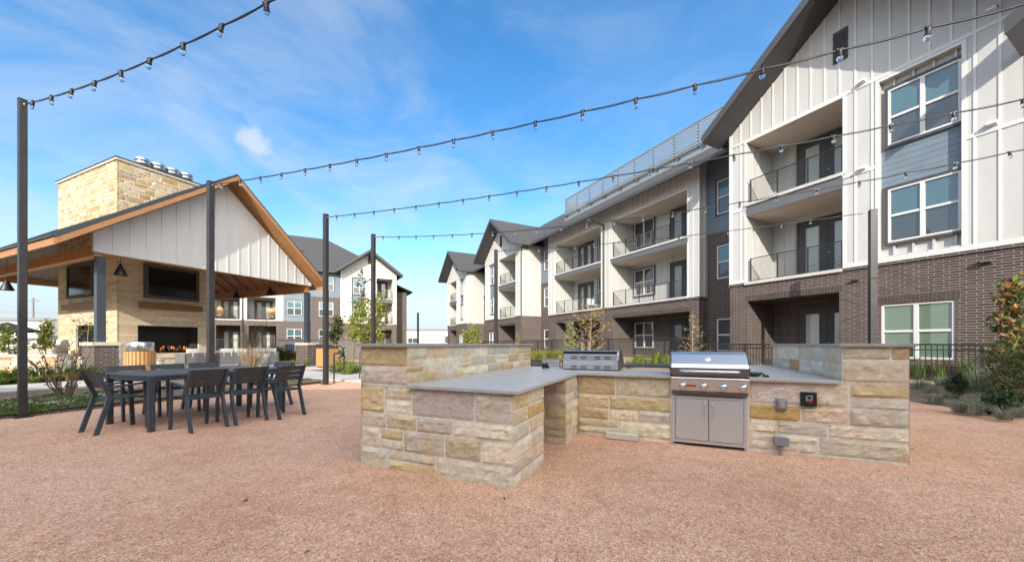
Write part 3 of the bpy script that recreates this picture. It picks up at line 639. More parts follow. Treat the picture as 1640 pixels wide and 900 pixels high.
# ================================================================== DINING SETS
def make_chair(label, loc, rz, group):
    t = thing('patio_chair', label, 'chair', loc, rz, group); w = .22
    b = MB()
    for y0, y1 in ((-.15, -.035), (-.03, .085), (.09, .2)): b.box(-w+.03, w-.03, y0, y1, .452, .466)
    b.build('seat', 'chair_metal', t, bevel=.003)
    b = MB(); b.prism([(-w+.02, .215, .425), (w-.02, .215, .425), (w-.02, .215, .455), (-w+.02, .215, .455)], (0, -.025, 0)); b.box(-w+.02, w-.02, -.16, -.135, .425, .455); b.build('seat_rail', 'chair_metal', t, bevel=.003)
    b = MB(); P = lambda z: -.15-.13*(z-.55)/.30
    for z0, z1 in ((.60, .675), (.679, .755), (.759, .845)):
        b.prism([(-w+.02, P(z0)+.012, z0), (-w+.02, P(z1)+.012, z1), (-w+.02, P(z1)-.008, z1), (-w+.02, P(z0)-.008, z0)], (2*w-.04, 0, 0))
    b.build('backrest', 'chair_slat', t, bevel=.002)
    for s in (-1, 1):
        b = MB()
        for (ya, za), (yb, zb) in (((-.285, 0), (-.15, .5)), ((-.15, .485), (-.285, .845))):
            b.prism([(s*w-.016, ya-.026, za), (s*w-.016, ya+.026, za), (s*w-.016, yb+.026, zb), (s*w-.016, yb-.026, zb)], (.032, 0, 0))
        b.build('leg', 'chair_metal', t)
        b = MB(); b.prism([(s*w-.016, .215, 0), (s*w-.016, .262, 0), (s*w-.016, .235, .665), (s*w-.016, .185, .665)], (.032, 0, 0)); b.build('leg', 'chair_metal', t)
        b = MB(); b.prism([(s*w-.024, .235, .645), (s*w-.024, .235, .668), (s*w-.024, -.175, .622), (s*w-.024, -.165, .600)], (.048, 0, 0)); b.build('armrest', 'chair_metal', t, bevel=.004)
    return t
TF = Frame(-4.956, 5.057, GR)        # table frame: near right leg at the origin, x towards e1, y away
tb = thing('dining_table', 'long dark grey metal dining table set with eight matching chairs', 'table', at_frame(TF, 0, 0), GR)
TW, TL, TH = 1.20, 1.80, .775
b = MB(); b.box(-TW-.035, .035, -.035, TL+.035, TH-.028, TH); b.build('tabletop', 'table_grey', tb, bevel=.004)
b = MB()
for a in ((-TW, 0, -.02, .0), (-TW, 0, TL, TL+.02)): b.box(a[0], a[1], a[2], a[3], TH-.09, TH-.029)
for a in (-TW-.02, 0): b.box(a, a+.02, 0, TL, TH-.09, TH-.029)
b.build('apron', 'chair_metal', tb)
for x in (-TW, 0):
    for y in (0, TL):
        b = MB(); b.box(x-.035, x+.035, y-.035, y+.035, 0, TH-.029); b.build('leg', 'chair_metal', tb, bevel=.003)
ch = make_chair('dark patio chair alone at the near end of the long table, beside the left bed', at_frame(TF, -.60, -.12), GR, 'dark chairs round the long table')
GRP = 'dark chairs round the long table'
for x, y, r, lab in [(.31, .40, 1.57, 'dark patio chair nearest the camera, first on the near long side of the table'),
                     (.36, .95, 1.52, 'dark patio chair second of the three with backs to the camera'),
                     (.53, 1.46, 1.60, 'dark patio chair at the right end of the near long side, pulled out a little'),
                     (-1.46, .38, -1.57, 'dark patio chair across the table in front of the wooden bin'),
                     (-1.46, .93, -1.55, 'dark patio chair in the middle of the far long side of the table'),
                     (-1.46, 1.47, -1.6, 'dark patio chair on the far long side in front of the beige sofa'),
                     (-.60, 2.02, 3.16, 'dark patio chair at the far end of the long table')]:
    dup(ch, at_frame(TF, x, y), GR+r, lab)
G2 = 'grey chairs behind the kitchen'
for u, Y, r, lab in [(846, 8.7, .3, 'grey patio chair cut off by the end of the left bar wall, behind the counter'), (877, 8.5, GR+3.3, 'grey patio chair seen from behind above the counter by the black spool'),
                     (896, 9.3, GR+4.2, 'grey patio chair turned sideways just left of the far grill'), (1231, 9.4, GR+.4, 'dark patio chair peeping past the left end of the right bar wall')]:
    dup(ch, ((u-CXP)/FPX*Y, Y, 0), r, lab, G2)
t2 = thing('dining_table', 'second dark dining table hidden behind the far grill', 'table', at_frame(KF, .3, 5.6), GR)
b = MB(); b.box(-.9, .9, -.5, .5, .73, .76); b.build('tabletop', 'chair_metal', t2)
for x in (-.85, .85):
    for y in (-.45, .45):
        b = MB(); b.box(x-.03, x+.03, y-.03, y+.03, 0, .73); b.build('leg', 'chair_metal', t2)

# ================================================================== POSTS AND STRING LIGHTS
def post(x, y, h, label, rz=GR, s=.06):
    t = thing('light_post', label, 'post', (x, y, 0), rz, 'steel posts that carry the string lights')
    b = MB(); b.box(-s, s, -s, s, 0, h); b.build('shaft', 'black_steel', t, bevel=.006)
    b = MB(); b.box(-s-.05, s+.05, -s-.05, s+.05, 0, .012); b.build('base_plate', 'black_steel', t)
    b = MB(); b.box(-s-.003, s+.003, -s-.003, s+.003, h, h+.012); b.build('top_cap', 'black_steel', t)
    b = MB(); b.tube([(s, 0, h-.10), (s+.03, 0, h-.10), (s+.04, 0, h-.085), (s+.03, 0, h-.07), (s+.015, 0, h-.08)], .006, 6); b.build('hook', 'steel', t)
PO = [(-8.04, 6.05, 5.2), (-7.3, 8.92, 5.12), (-5.56, 11, 5.06), (-4.95, 13.15, 5.1), (-.67, 15.3, 5.1)]
for (x, y, h), lab in zip(PO, ['tall black post at the far left, standing at the edge of the mulch bed', 'black post rising in front of the white gable behind the table', 'black post beside the wooden bin and the bent handrail',
                               'black post among the yellow green tree, fourth from the left', 'black post in front of the second white gable of the apartments']): post(x, y, h, lab, s=.045 if x < -8 else .06)
SPANS = [((-8.04, 6.05), (.0112, -.1746, 5.1325), 15.5, 10), ((-7.3, 8.92), (.0034, -.0893, 5.0445), 16.5, 22), ((-5.56, 11), (.0032, -.0641, 4.9864), 16.5, 23), ((-4.95, 13.15), (.0069, -.1238, 5.0298), 17.6, 24), ((-.67, 15.3), (.0044, -.0602, 5.0576), 11.85, 16)]
SL = ['string of clear bulbs from the far left post out over the camera', 'string of clear bulbs from the post by the white gable, crossing the sky highest', 'string of clear bulbs starting at the post by the bent handrail',
      'string of clear bulbs starting at the post in the yellow green tree', 'string of clear bulbs ending at the short post on the right']
sock_me = bulb_me = None
rb = random.Random(3)
for (o, c, T, nb), lab in zip(SPANS, SL):
    zf = lambda t: c[0]*t*t+c[1]*t+c[2]
    if o[0] == -8.04: zf = lambda t, c=c: c[0]*t*t+c[1]*t+c[2]
    t = thing('string_light', lab, 'string lights', (o[0], o[1], 0), GR, 'string lights over the court')
    x0 = .10; step = .72; bulbs = [x0+.34+step*k for k in range(int((T-.5)/step))]
    pts = []; x = x0
    while x < T:
        near = min(((x-bx) % step)/step for bx in bulbs[:1]); sag = .016*math.sin(math.pi*(((x-bulbs[0]) % step)/step))
        pts.append((x, 0, zf(x)-sag)); x += step/6
    b = MB(); b.tube(pts, .009, 6); b.build('cable', 'black_plastic', t)
    b = MB(); b.tube([(x, .004, zf(x)+.006) for x, _, _ in pts[::3]], .003, 4); b.build('support_wire', 'black_plastic', t)
    for bx in bulbs[:nb]:
        if sock_me is None:
            b = MB(); b.lathe([(0, .012), (.020, .010), (.024, -.01), (.020, -.05), (.026, -.055), (.026, -.068), (0, -.068)], 12); b.box(-.035, .035, -.012, .012, -.004, .016)
            s = b.build('socket', 'black_plastic', t); sock_me = s.data
            b = MB(); b.lathe([(0, -.125), (.014, -.122), (.026, -.108), (.031, -.09), (.026, -.074), (.018, -.066)], 14); q = b.build('bulb', 'bulb_glass', s); bulb_me = q.data
        else:
            s = link('socket', sock_me, t); link('bulb', bulb_me, s)
        s.location = (bx, 0, zf(bx)); s.rotation_euler = (rb.uniform(-.15, .15), rb.uniform(-.15, .15), rb.uniform(-.3, .3))
x, y = BF.o; e = Vector((-.67, 15.3))+Vector((math.cos(GR), math.sin(GR)))*11.95
post(e.x, e.y, 5.0, 'black post at the right in front of the brick wall beside the ground floor window', s=.08)
post(-12.0, 47.0, 5.2, 'thin distant black post in the gap between the two apartment blocks', s=.1)
# ================================================================== PAVILION
pav = thing('pavilion', 'open timber and steel pavilion with a white gable and dark metal roof', 'pavilion', at_frame(PF, 0, 0), GR)
EL, EZ, PKS, PKZ, ER = -1.04, 4.62, 4.32, 8.80, 9.05
AF, AB = .62, -14.8
def roof_z(s): return EZ+(PKZ-EZ)*(s-EL)/(PKS-EL) if s < PKS else EZ-.05+(PKZ-EZ+.05)*(ER-s)/(ER-PKS)
for s0, s1 in ((EL, PKS), (ER, PKS)):
    b = MB(); b.prism([(AF+.04, s0, roof_z(s0)-.02), (AF+.04, s1, PKZ-.02), (AF+.04, s1, PKZ+.07), (AF+.04, s0, roof_z(s0)+.07)], (AB-AF-.08, 0, 0))
    n = 34
    for k in range(n):
        a = AF-.02-(AF-AB)*k/n; b.prism([(a, s0, roof_z(s0)+.07), (a, s1, PKZ+.07), (a, s1, PKZ+.105), (a, s0, roof_z(s0)+.105)], (-.025, 0, 0))
    b.build('roof', 'metal_roof', pav)
    b = MB(); b.prism([(AF, s0, roof_z(s0)-.075), (AF, s1, PKZ-.075), (AF, s1, PKZ-.022), (AF, s0, roof_z(s0)-.022)], (AB-AF, 0, 0)); b.build('soffit', 'cedar', pav)
    b = MB(); d = .21
    for a in (AF+.002, AB): b.prism([(a, s0, roof_z(s0)-d), (a, s1, PKZ-d), (a, s1, PKZ-.01), (a, s0, roof_z(s0)-.01)], (.04, 0, 0))
    sg = -1 if s0 < 0 else 1
    b.box(AB, AF, s0, s0+.04*sg, roof_z(s0)-.23, roof_z(s0)-.004); b.build('fascia', 'cedar', pav)
    b = MB()
    for k in range(13):
        a = -.9-k*1.08
        b.prism([(a, s0, roof_z(s0)-.22), (a, s1, PKZ-.22), (a, s1, PKZ-.08), (a, s0, roof_z(s0)-.08)], (-.09, 0, 0))
    b.build('rafters', 'beam_wood', pav)
    b = MB(); b.box(AB, AF, s0, s0+.10*sg, roof_z(s0)+.02, roof_z(s0)+.06); b.build('gutter', 'metal_roof', pav)
def gable_panel(a):
    b = MB(); z0 = 4.5
    pts = [(a, .06, z0), (a, 8.62, z0), (a, 8.62, roof_z(8.62)-.28), (a, PKS, PKZ-.28), (a, .06, roof_z(.06)-.28)]
    b.prism(pts, (-.08, 0, 0))
    s = .06
    while s < 8.62:
        for x in (a, a-.105): b.box(x, x+.025, s, s+.05, z0+.002, roof_z(s+.025)-.29)
        s += .475
    b.box(a-.11, a+.03, .05, .12, z0, roof_z(.08)-.29); b.box(a-.11, a+.03, 8.56, 8.63, z0, roof_z(8.6)-.29)
    return b.build('gable_panel', 'gable_white', pav)
gable_panel(-.2); gable_panel(-14.0)
for a0, a1 in ((-.55, -.31), (-13.99, -13.75)): b = MB(); b.box(a0, a1, .12, 8.56, 4.505, 4.74); b.build('tie_beam', 'beam_wood', pav)
for s in (.2, 8.5): b = MB(); b.box(AB+.6, -.305, s-.115, s+.115, 4.12 if s > 5 else 4.37, 4.499 if s > 5 else 4.74); b.build('eave_beam', 'beam_wood', pav)
for a, s in ((-.45, .3), (-.45, 8.6), (-13.7, .3), (-13.7, 8.6)):
    b = MB(); b.box(a-.12, a+.12, s-.12, s+.12, 1.2 if a > -1 else 0, 4.369 if s < 5 else 4.119); b.build('column', 'chair_metal', pav, bevel=.004)
for a, s, lab in ((-.95, 0, 'dark brick pier with a pale cap at the left corner of the pavilion'), (-.95, 8.28, 'dark brick pier with a pale cap under the right hand pavilion column'),):
    t = thing('brick_pier', lab, 'pier', at_frame(PF, a, s), GR, 'brick piers of the pavilion')
    b = MB(); b.box(0, .95, 0, .64, -.05, 1.14); b.build('shaft', 'brick_pier', t)
    b = MB(); b.box(-.05, 1.0, -.05, .69, 1.142, 1.27); b.build('cap', 'pale_cap', t, bevel=.01)
    b = MB(); b.box(.95, 1.0, .69, .73, .35, 1.14) if s < 1 else b.box(.96, .98, .3, .35, .6, .7); b.build('conduit', 'grey_plastic', t)
# fireplace
fp = thing('stone_fireplace', 'massive pale limestone fireplace and chimney rising through the pavilion roof', 'fireplace', at_frame(PF, 0, 0), GR)
CA0, CA1, CS0, CS1, CTOP = -11.26, -4.71, 2.23, 6.2, 9.78
rng = random.Random(21)
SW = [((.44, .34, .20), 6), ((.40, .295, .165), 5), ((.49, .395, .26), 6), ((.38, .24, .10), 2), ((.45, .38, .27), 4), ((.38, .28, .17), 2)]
LOW = dict(rows=(.12, .17), lens=(.4, 1.0), step=.12, amp=.004, bulge=.004, gap=.003, weights=[((.57, .46, .30), 5), ((.61, .50, .34), 5), ((.53, .42, .27), 3), ((.64, .54, .38), 3)])  # lower stone brightened in colour to lift the shade under the roof
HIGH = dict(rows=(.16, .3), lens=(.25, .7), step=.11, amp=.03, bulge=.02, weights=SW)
fr = (2.96-CS0, 5.42-CS0, .75, 2.10); fl = (1.6, 4.4, .62, 2.14)
b = MB(); b.col = MORTAR
wall(b, CS0+.02, CS1-.02, 0, CTOP, 0, [(fr[0]+CS0, fr[1]+CS0, fr[2], fr[3])], .1)
b.v = [(CA1-.02-y, x, z) for x, y, z in b.v]
c0 = len(b.v); b2 = MB(); b2.col = MORTAR; wall(b2, CA0+.02, CA1-.02, 0, CTOP, CS0+.02, [(CA1-fl[1], CA1-fl[0], fl[2], fl[3])], .1)
b.add(b2.v, b2.f); b.quad((CA0+.02, CS0+.02, 0), (CA0+.02, CS1-.02, 0), (CA0+.02, CS1-.02, CTOP), (CA0+.02, CS0+.02, CTOP)); b.quad((CA0+.02, CS1-.02, 0), (CA1-.02, CS1-.02, 0), (CA1-.02, CS1-.02, CTOP), (CA0+.02, CS1-.02, CTOP))
SPL = 5.6
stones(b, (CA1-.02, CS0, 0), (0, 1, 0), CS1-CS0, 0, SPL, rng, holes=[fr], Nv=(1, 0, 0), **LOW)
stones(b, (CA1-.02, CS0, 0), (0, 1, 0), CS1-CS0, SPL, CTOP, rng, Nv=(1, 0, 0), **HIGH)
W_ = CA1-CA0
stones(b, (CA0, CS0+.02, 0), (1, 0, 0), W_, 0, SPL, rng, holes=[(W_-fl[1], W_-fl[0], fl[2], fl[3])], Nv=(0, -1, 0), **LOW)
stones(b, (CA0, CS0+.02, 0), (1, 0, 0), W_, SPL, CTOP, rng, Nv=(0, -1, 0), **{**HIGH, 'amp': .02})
b.build('chimney_stack', 'stone', fp)
b = MB(); b.box(CA0-.07, CA1+.07, CS0-.07, CS1+.07, CTOP, CTOP+.05); b.build('chimney_cap', 'metal_roof', fp)
b = MB(); b.box(CA0-.05, CA1+.05, CS0-.05, CS1+.05, CTOP-.09, CTOP-.001); b.build('cap_trim', 'pale_cap', fp)
for a, s in [(-5.3, k) for k in (3.34, 3.94, 4.53, 5.12)]+[(k, 2.9) for k in (-9.7, -8.87, -8.03, -7.2)]:
    b = MB(); z = CTOP+.05
    b.lathe([(.24, z), (.24, z+.20), (.285, z+.21), (.285, z+.30), (.25, z+.31), (.25, z+.34), (.30, z+.36), (.30, z+.48), (.2, z+.53), (0, z+.54)], 24, (a, s, 0)); b.build('flue_cap', 'galvanized', fp)
b = MB(); b.m = 0
y0, y1, z0, z1 = CS0+fr[0], CS0+fr[1], fr[2], fr[3]; d = CA1-.85
b.quad((CA1-.1, y0, z0), (d, y0+.15, z0), (d, y0+.15, z1), (CA1-.1, y0, z1)); b.quad((CA1-.1, y1, z0), (d, y1-.15, z0), (d, y1-.15, z1), (CA1-.1, y1, z1)); b.quad((d, y0, z0), (d, y1, z0), (d, y1, z1), (d, y0, z1))
b.quad((CA1-.1, y0, z0), (CA1-.1, y1, z0), (d, y1, z0), (d, y0, z0)); b.quad((CA1-.1, y0, z1), (CA1-.1, y1, z1), (d, y1, z1), (d, y0, z1))
x0, x1 = CA1-fl[1], CA1-fl[0]; z0, z1 = fl[2], fl[3]; d = CS0+.85
b.quad((x0, CS0+.1, z0), (x0+.15, d, z0), (x0+.15, d, z1), (x0, CS0+.1, z1)); b.quad((x1, CS0+.1, z0), (x1-.15, d, z0), (x1-.15, d, z1), (x1, CS0+.1, z1)); b.quad((x0, d, z0), (x1, d, z0), (x1, d, z1), (x0, d, z1))
b.quad((x0, CS0+.1, z0), (x1, CS0+.1, z0), (x1, d, z0), (x0, d, z0)); b.quad((x0, CS0+.1, z1), (x1, CS0+.1, z1), (x1, d, z1), (x0, d, z1))
b.build('firebox', 'firebox_black', fp)
b = MB(); b.col = (.55, .48, .37); b.box(CA1, CA1+.5, CS0-.4, CS1, 0, .52); b.box(CA0-.2, CA1+.5, CS0-.5, CS0, 0, .52); b.col = (.6, .53, .41); b.box(CA1, CA1+.55, CS0-.45, CS1+.05, .521, .60); b.box(CA0-.25, CA1+.55, CS0-.55, CS0, .521, .60); b.build('hearth_bench', 'stone', fp)
b = MB(); b.box(CA1, CA1+.22, 2.98, 5.5, 2.93, 3.22); b.build('mantel', 'mantel_wood', fp, bevel=.012)
b = MB(); b.box(-10.05, -6.0, CS0-.22, CS0, 2.93, 3.22); b.build('mantel', 'mantel_wood', fp, bevel=.012)
# flush grout of the lower stack is the same mortar colour as above
t = thing('gas_fire', 'burning log set with orange flames in the right hand fireplace opening', 'fire', at_frame(PF, CA1-.42, 4.62, .78), GR)
rf = random.Random(4)
b = MB(); b.box(-.28, .28, -.75, .75, -.03, .03); b.build('burner_tray', 'firebox_black', t)
for k in range(9):
    b = MB(); y = -.62+.155*k; a = rf.uniform(-.5, .5); b.tube([(-.2, y-a*.3, .08+.05*(k % 2)), (0, y, .13+.08*(k % 3)), (.2, y+a*.4, .09+.07*(k % 2))], [.05, .065, .05], 9); b.build('log', 'log', t)
b = MB()
for k in range(10):
    y = -.62+.13*k+rf.uniform(-.03, .03); x = rf.uniform(-.05, .12); h = rf.uniform(.10, .24); z = .12; r = rf.uniform(.022, .045)
    b.tube([(x, y, z), (x+.01, y+.01, z+h*.35), (x-.01, y-.015, z+h*.7), (x+.005, y+.01, z+h)], [r*.7, r, r*.55, .004], 8)
b.build('flame', 'flame', t)
def tv(label, x, y, z, rz, W, Hh):
    t = thing('television', label, 'television', at_frame(PF, x, y, z), rz, 'televisions on the fireplace')
    b = MB(); wall(b, 0, W, 0, Hh, -.10, [(.13, W-.13, .13, Hh-.13)], .06); b.quad((0, -.1, 0), (0, 0, 0), (0, 0, Hh), (0, -.1, Hh)); b.quad((W, -.1, 0), (W, 0, 0), (W, 0, Hh), (W, -.1, Hh)); b.quad((0, -.1, 0), (W, -.1, 0), (W, 0, 0), (0, 0, 0)); b.quad((0, -.1, Hh), (W, -.1, Hh), (W, 0, Hh), (0, 0, Hh)); b.build('surround', 'tv_brick', t)
    b = MB(); wall(b, .13, W-.13, .13, Hh-.13, -.085, [(.17, W-.17, .18, Hh-.17)], .02); b.build('bezel', 'black_plastic', t)
    b = MB(); b.quad((.17, -.07, .18), (W-.17, -.07, .18), (W-.17, -.07, Hh-.17), (.17, -.07, Hh-.17)); b.build('screen', 'tv_black', t)
tv('large black television in a dark surround above the lit fireplace', CA1, 3.16, 3.45, GR+R(90), 2.24, 1.64)
tv('large black television on the left side of the fireplace, half behind the column', -9.83, CS0, 3.52, GR, 2.9, 1.68)
def pendant(label, u, v, a, zt):
    s, z = Frame(*PF.o, PF.r+R(90)).hit(u, v, -a); zr = roof_z(min(max(s, EL+.1), ER-.1))-.1
    t = thing('pendant_lamp', label, 'lamp', at_frame(PF, a, s, 0), GR, 'black cone lamps under the pavilion roof')
    b = MB(); b.lathe([(.20, z), (.20, z+.02), (.035, z+.42), (.02, z+.45), (0, z+.45)], 20); b.lathe([(.19, z+.005), (.03, z+.38)], 20); b.build('shade', 'black_plastic', t)
    b = MB(); b.lathe([(0, z+.10), (.05, z+.13), (.05, z+.2), (0, z+.24)], 10); b.build('bulb', 'lamp_inside', t)
    b = MB(); b.tube([(0, 0, z+.44), (0, 0, zr)], .008, 6); b.build('cord', 'black_plastic', t)
pendant('black cone lamp hanging in front of the stone just right of the corner column', 193, 441, -1.0, 0)
pendant('black cone lamp hanging at the far left edge of the picture', 11, 465, -6.0, 0)
pendant('black cone lamp under the eave beam nearer the post', 378.5, 477, -6.0, 0)
pendant('black cone lamp under the eave beam nearer the right column', 432.5, 472, -3.0, 0)
# lounge furniture
def sofa(label, a, s, W):
    t = thing('outdoor_sofa', label, 'sofa', at_frame(PF, a, s, .05), GR+R(90), 'lounge seats in front of the fire')
    b = MB(); b.box(-W/2, W/2, -.42, -.38, .12, .74); b.box(-W/2, W/2, -.4, .42, .12, .2); b.build('frame', 'sofa_frame', t)
    for x in (-W/2, W/2-.09):
        b = MB(); b.box(x, x+.09, -.42, .42, .2, .68); b.build('arm', 'sofa_frame', t, bevel=.006)
    for x in (-W/2+.03, W/2-.09):
        for y in (-.4, .34):
            b = MB(); b.box(x, x+.06, y, y+.06, 0, .12); b.build('leg', 'sofa_frame', t)
    n = 1 if W < 1.2 else 2; cw = (W-.2)/n
    for k in range(n):
        x = -W/2+.1+k*cw
        b = MB(); b.box(x+.01, x+cw-.01, -.3, .4, .21, .42); b.build('seat_cushion', 'cushion', t, bevel=.05, seg=3)
        b = MB(); b.prism([(x+.02, -.37, .42), (x+.02, -.16, .42), (x+.02, -.24, .93), (x+.02, -.41, .93)], (cw-.04, 0, 0)); b.build('back_cushion', 'cushion', t, bevel=.05, seg=3)
        b = MB(); b.box(x+cw*.22, x+cw*.22+.03, -.435, -.425, .55, .78); b.box(x+cw*.75, x+cw*.75+.03, -.435, -.425, .55, .78); b.build('strap', 'cushion', t)
sofa('beige cushioned lounge chair seen from behind in front of the fire', -2.2, 4.0, 1.08)
sofa('beige two seat sofa seen from behind, right of the black post', -2.2, 5.55, 1.5)
sofa('beige two seat sofa at the right end of the lounge, by the dry brown shrub', -2.4, 7.25, 1.5)
t = thing('side_table', 'round cream side table in front of the fire', 'side table', at_frame(PF, -2.6, 2.75, .05), GR)
b = MB(); b.lathe([(0, .0), (.30, .0), (.30, .44), (0, .44)], 28, smooth=False); b.build('drum', 'cream_table', t)
b = MB(); b.lathe([(0, .445), (.34, .445), (.34, .48), (0, .48)], 28, smooth=False); b.build('top', 'cream_table', t)
def bin_(label, a, s, r, Hs, hood):
    t = thing('litter_bin', label, 'bin', at_frame(PF, a, s, .05), GR)
    if hood:
        b = MB(); n = 26
        for k in range(n):
            th = 2*math.pi*k/n; c, s_ = math.cos(th), math.sin(th); w2 = r*math.pi/n*.78
            b.prism([(r*c-w2*-s_, r*s_-w2*c, .04), (r*c+w2*-s_, r*s_+w2*c, .04), (r*.94*c+w2*-s_, r*.94*s_+w2*c, .04), (r*.94*c-w2*-s_, r*.94*s_-w2*c, .04)], (0, 0, Hs-.04))
        b.build('slat_casing', 'cedar_slat', t)
        b = MB(); b.lathe([(r*.9, .02), (r*.9, Hs)], 26); b.build('liner', 'black_plastic', t)
        b = MB(); b.lathe([(r*.86, Hs), (r*.88, Hs+.01), (r*.88, Hs+.26), (r*.82, Hs+.30), (0, Hs+.31)], 32); b.build('hood', 'galvanized', t)
        b = MB(); b.m = 0; a0 = R(-63)+GR*0
        for th in (R(-38), R(142)):
            pts = [(r*.885*math.cos(th+d_), r*.885*math.sin(th+d_), z) for d_, z in ((-.2, Hs+.07), (.2, Hs+.07), (.2, Hs+.22), (-.2, Hs+.22))]; b.quad(*pts)
        b.build('opening', 'firebox_black', t)
    else:
        b = MB(); n = 9
        for k in range(n):
            y = -.34+.68*k/n
            for x in (-.36, .34): b.box(x, x+.02, y, y+.064, .05, Hs)
        for k in range(n):
            x = -.36+.72*k/n
            for y in (-.36, .34): b.box(x, x+.068, y, y+.02, .05, Hs)
        b.build('slat_casing', 'cedar_slat', t)
        b = MB(); b.box(-.33, .33, -.33, .33, .0, Hs-.02); b.build('liner', 'black_plastic', t)
        b = MB(); b.prism([(-.38, -.38, Hs), (.38, -.38, Hs), (.38, -.38, Hs+.03), (-.38, -.38, Hs+.2)], (0, .76, 0)); b.build('lid', 'black_steel', t, bevel=.01)
bin_('round cedar slat bin with a steel hood behind the dining table', 3.35, -.05, .37, .92, True)
bin_('square cedar slat bin with a black lid behind the black post', 2.75, 7.3, .36, .95, False)
# bent handrails at the end of the path
def handrail(label, u, v, u2):
    p = px_ground(u, v); q = Vector(((u2-CXP)/FPX*(p.y+.55), p.y+.55, 0)); t = thing('handrail', label, 'handrail', (p.x, p.y, 0), 0, 'bent black handrails')
    d = q-p; b = MB(); b.tube([(0, 0, 0), (0, 0, .85), (d.x*.06, d.y*.06, .91), (d.x*.94, d.y*.94, .91), (d.x, d.y, .86), (d.x, d.y, .45), (d.x*.9, d.y*.9, .39), (d.x*.1, d.y*.1, .36), (0, 0, .36)], .022, 8); b.build('rail', 'black_steel', t)
    b = MB(); b.lathe([(.05, 0), (.05, .012), (.022, .014)], 14); b.build('foot_plate', 'black_steel', t)
handrail('bent black handrail standing beside the post near the wooden bin', 535, 613, 551)
handrail('black handrail just peeping out behind the left end of the kitchen', 576, 608, 590)
# garden walls by the pavilion
def garden_wall(name, label, u0, u1, Y, z0, z1, mat='wall_block', cap='cap_stone', dy=0, th=.45):
    x0, x1 = (u0-CXP)/FPX*Y, (u1-CXP)/FPX*(Y+dy); rz = math.atan2(dy, x1-x0); W = math.hypot(dy, x1-x0)
    t = thing(name, label, 'wall', (x0, Y, 0), rz)
    if mat == 'stone':
        b = MB(); b.col = MORTAR; b.box(.01, W-.01, .012, th, -.05, z1-.1); r = random.Random(int(u1)); stones(b, (0, .012, 0), (1, 0, 0), W, 0, z1-.1, r, rows=(.2, .3), lens=(.35, .9), step=.09, amp=.06, bulge=.04,
              weights=[((.46, .37, .26), 5), ((.42, .21, .08), 4), ((.42, .3, .17), 4), ((.5, .43, .33), 3)]); b.build('masonry', 'stone', t)
    else:
        b = MB(); b.box(0, W, 0, th, z0-.05, z1-.1); b.build('masonry', mat, t)
    b = MB(); b.box(-.04, W+.04, -.04, th+.04, z1-.098, z1); b.build('coping', cap, t, bevel=.01)
    return t
garden_wall('garden_wall', 'grey block wall with coping behind the brick pier and the bench', 444.5, 600, 29.5, 0, 1.62)
garden_wall('garden_wall', 'low rustic limestone wall with orange stones at the far left', -60, 92, 14.2, 0, .80, 'stone', 'pale_cap')
garden_wall('garden_wall', 'pale low wall behind the low stone wall, carrying two grill lids', -40, 91, 17.2, 0, 1.17, 'wall_block', 'pale_cap')
garden_wall('garden_wall', 'low pale stone kerb wall at the foot of the far apartment terrace', 345, 470, 31, 0, .62, 'stone', 'pale_cap')
for u, lab in ((55, 'white closed grill lid on the far left counter, left of the small tree'), (87, 'white closed grill lid on the far left counter beside the fireplace stone')):
    X = (u-CXP)/FPX*17.4; t = thing('covered_grill', lab, 'grill', (X, 17.4, 1.17), 0, 'grill lids on the far left counter')
    b = MB(); b.prism([(-.24, 0, 0), (-.24, .05, .16), (-.24, .16, .24), (-.24, .34, .24), (-.24, .42, 0)], (.48, 0, 0)); b.build('hood', 'white_plastic', t, bevel=.01)
    b = MB(); b.tube([(-.18, -.0, .06), (-.18, -.05, .07), (.18, -.05, .07), (.18, 0, .06)], .012, 8); b.build('handle', 'steel', t)
p = Vector(((463-CXP)/FPX*28.6, 28.6)); t = thing('wall_bench', 'dark wood wall bench against the grey block wall', 'bench', (p.x, p.y, 0), 0)
b = MB(); b.box(-.65, 1.3, -.3, .3, .32, .62); b.build('seat', 'mantel_wood', t)
b = MB(); b.box(-.6, 1.25, -.24, .3, 0, .32); b.build('base', 'wall_block', t)
t = thing('cushion', 'navy and pale striped cushion leaning on the wall bench', 'cushion', (p.x-.02, p.y-.05, .62), 0)
b = MB(); b.prism([(-.32, 0, 0), (.32, 0, 0), (.30, .12, .58), (-.34, .12, .58)], (0, .16, 0)); b.build('cover', 'striped_cloth', t, bevel=.05, seg=3)
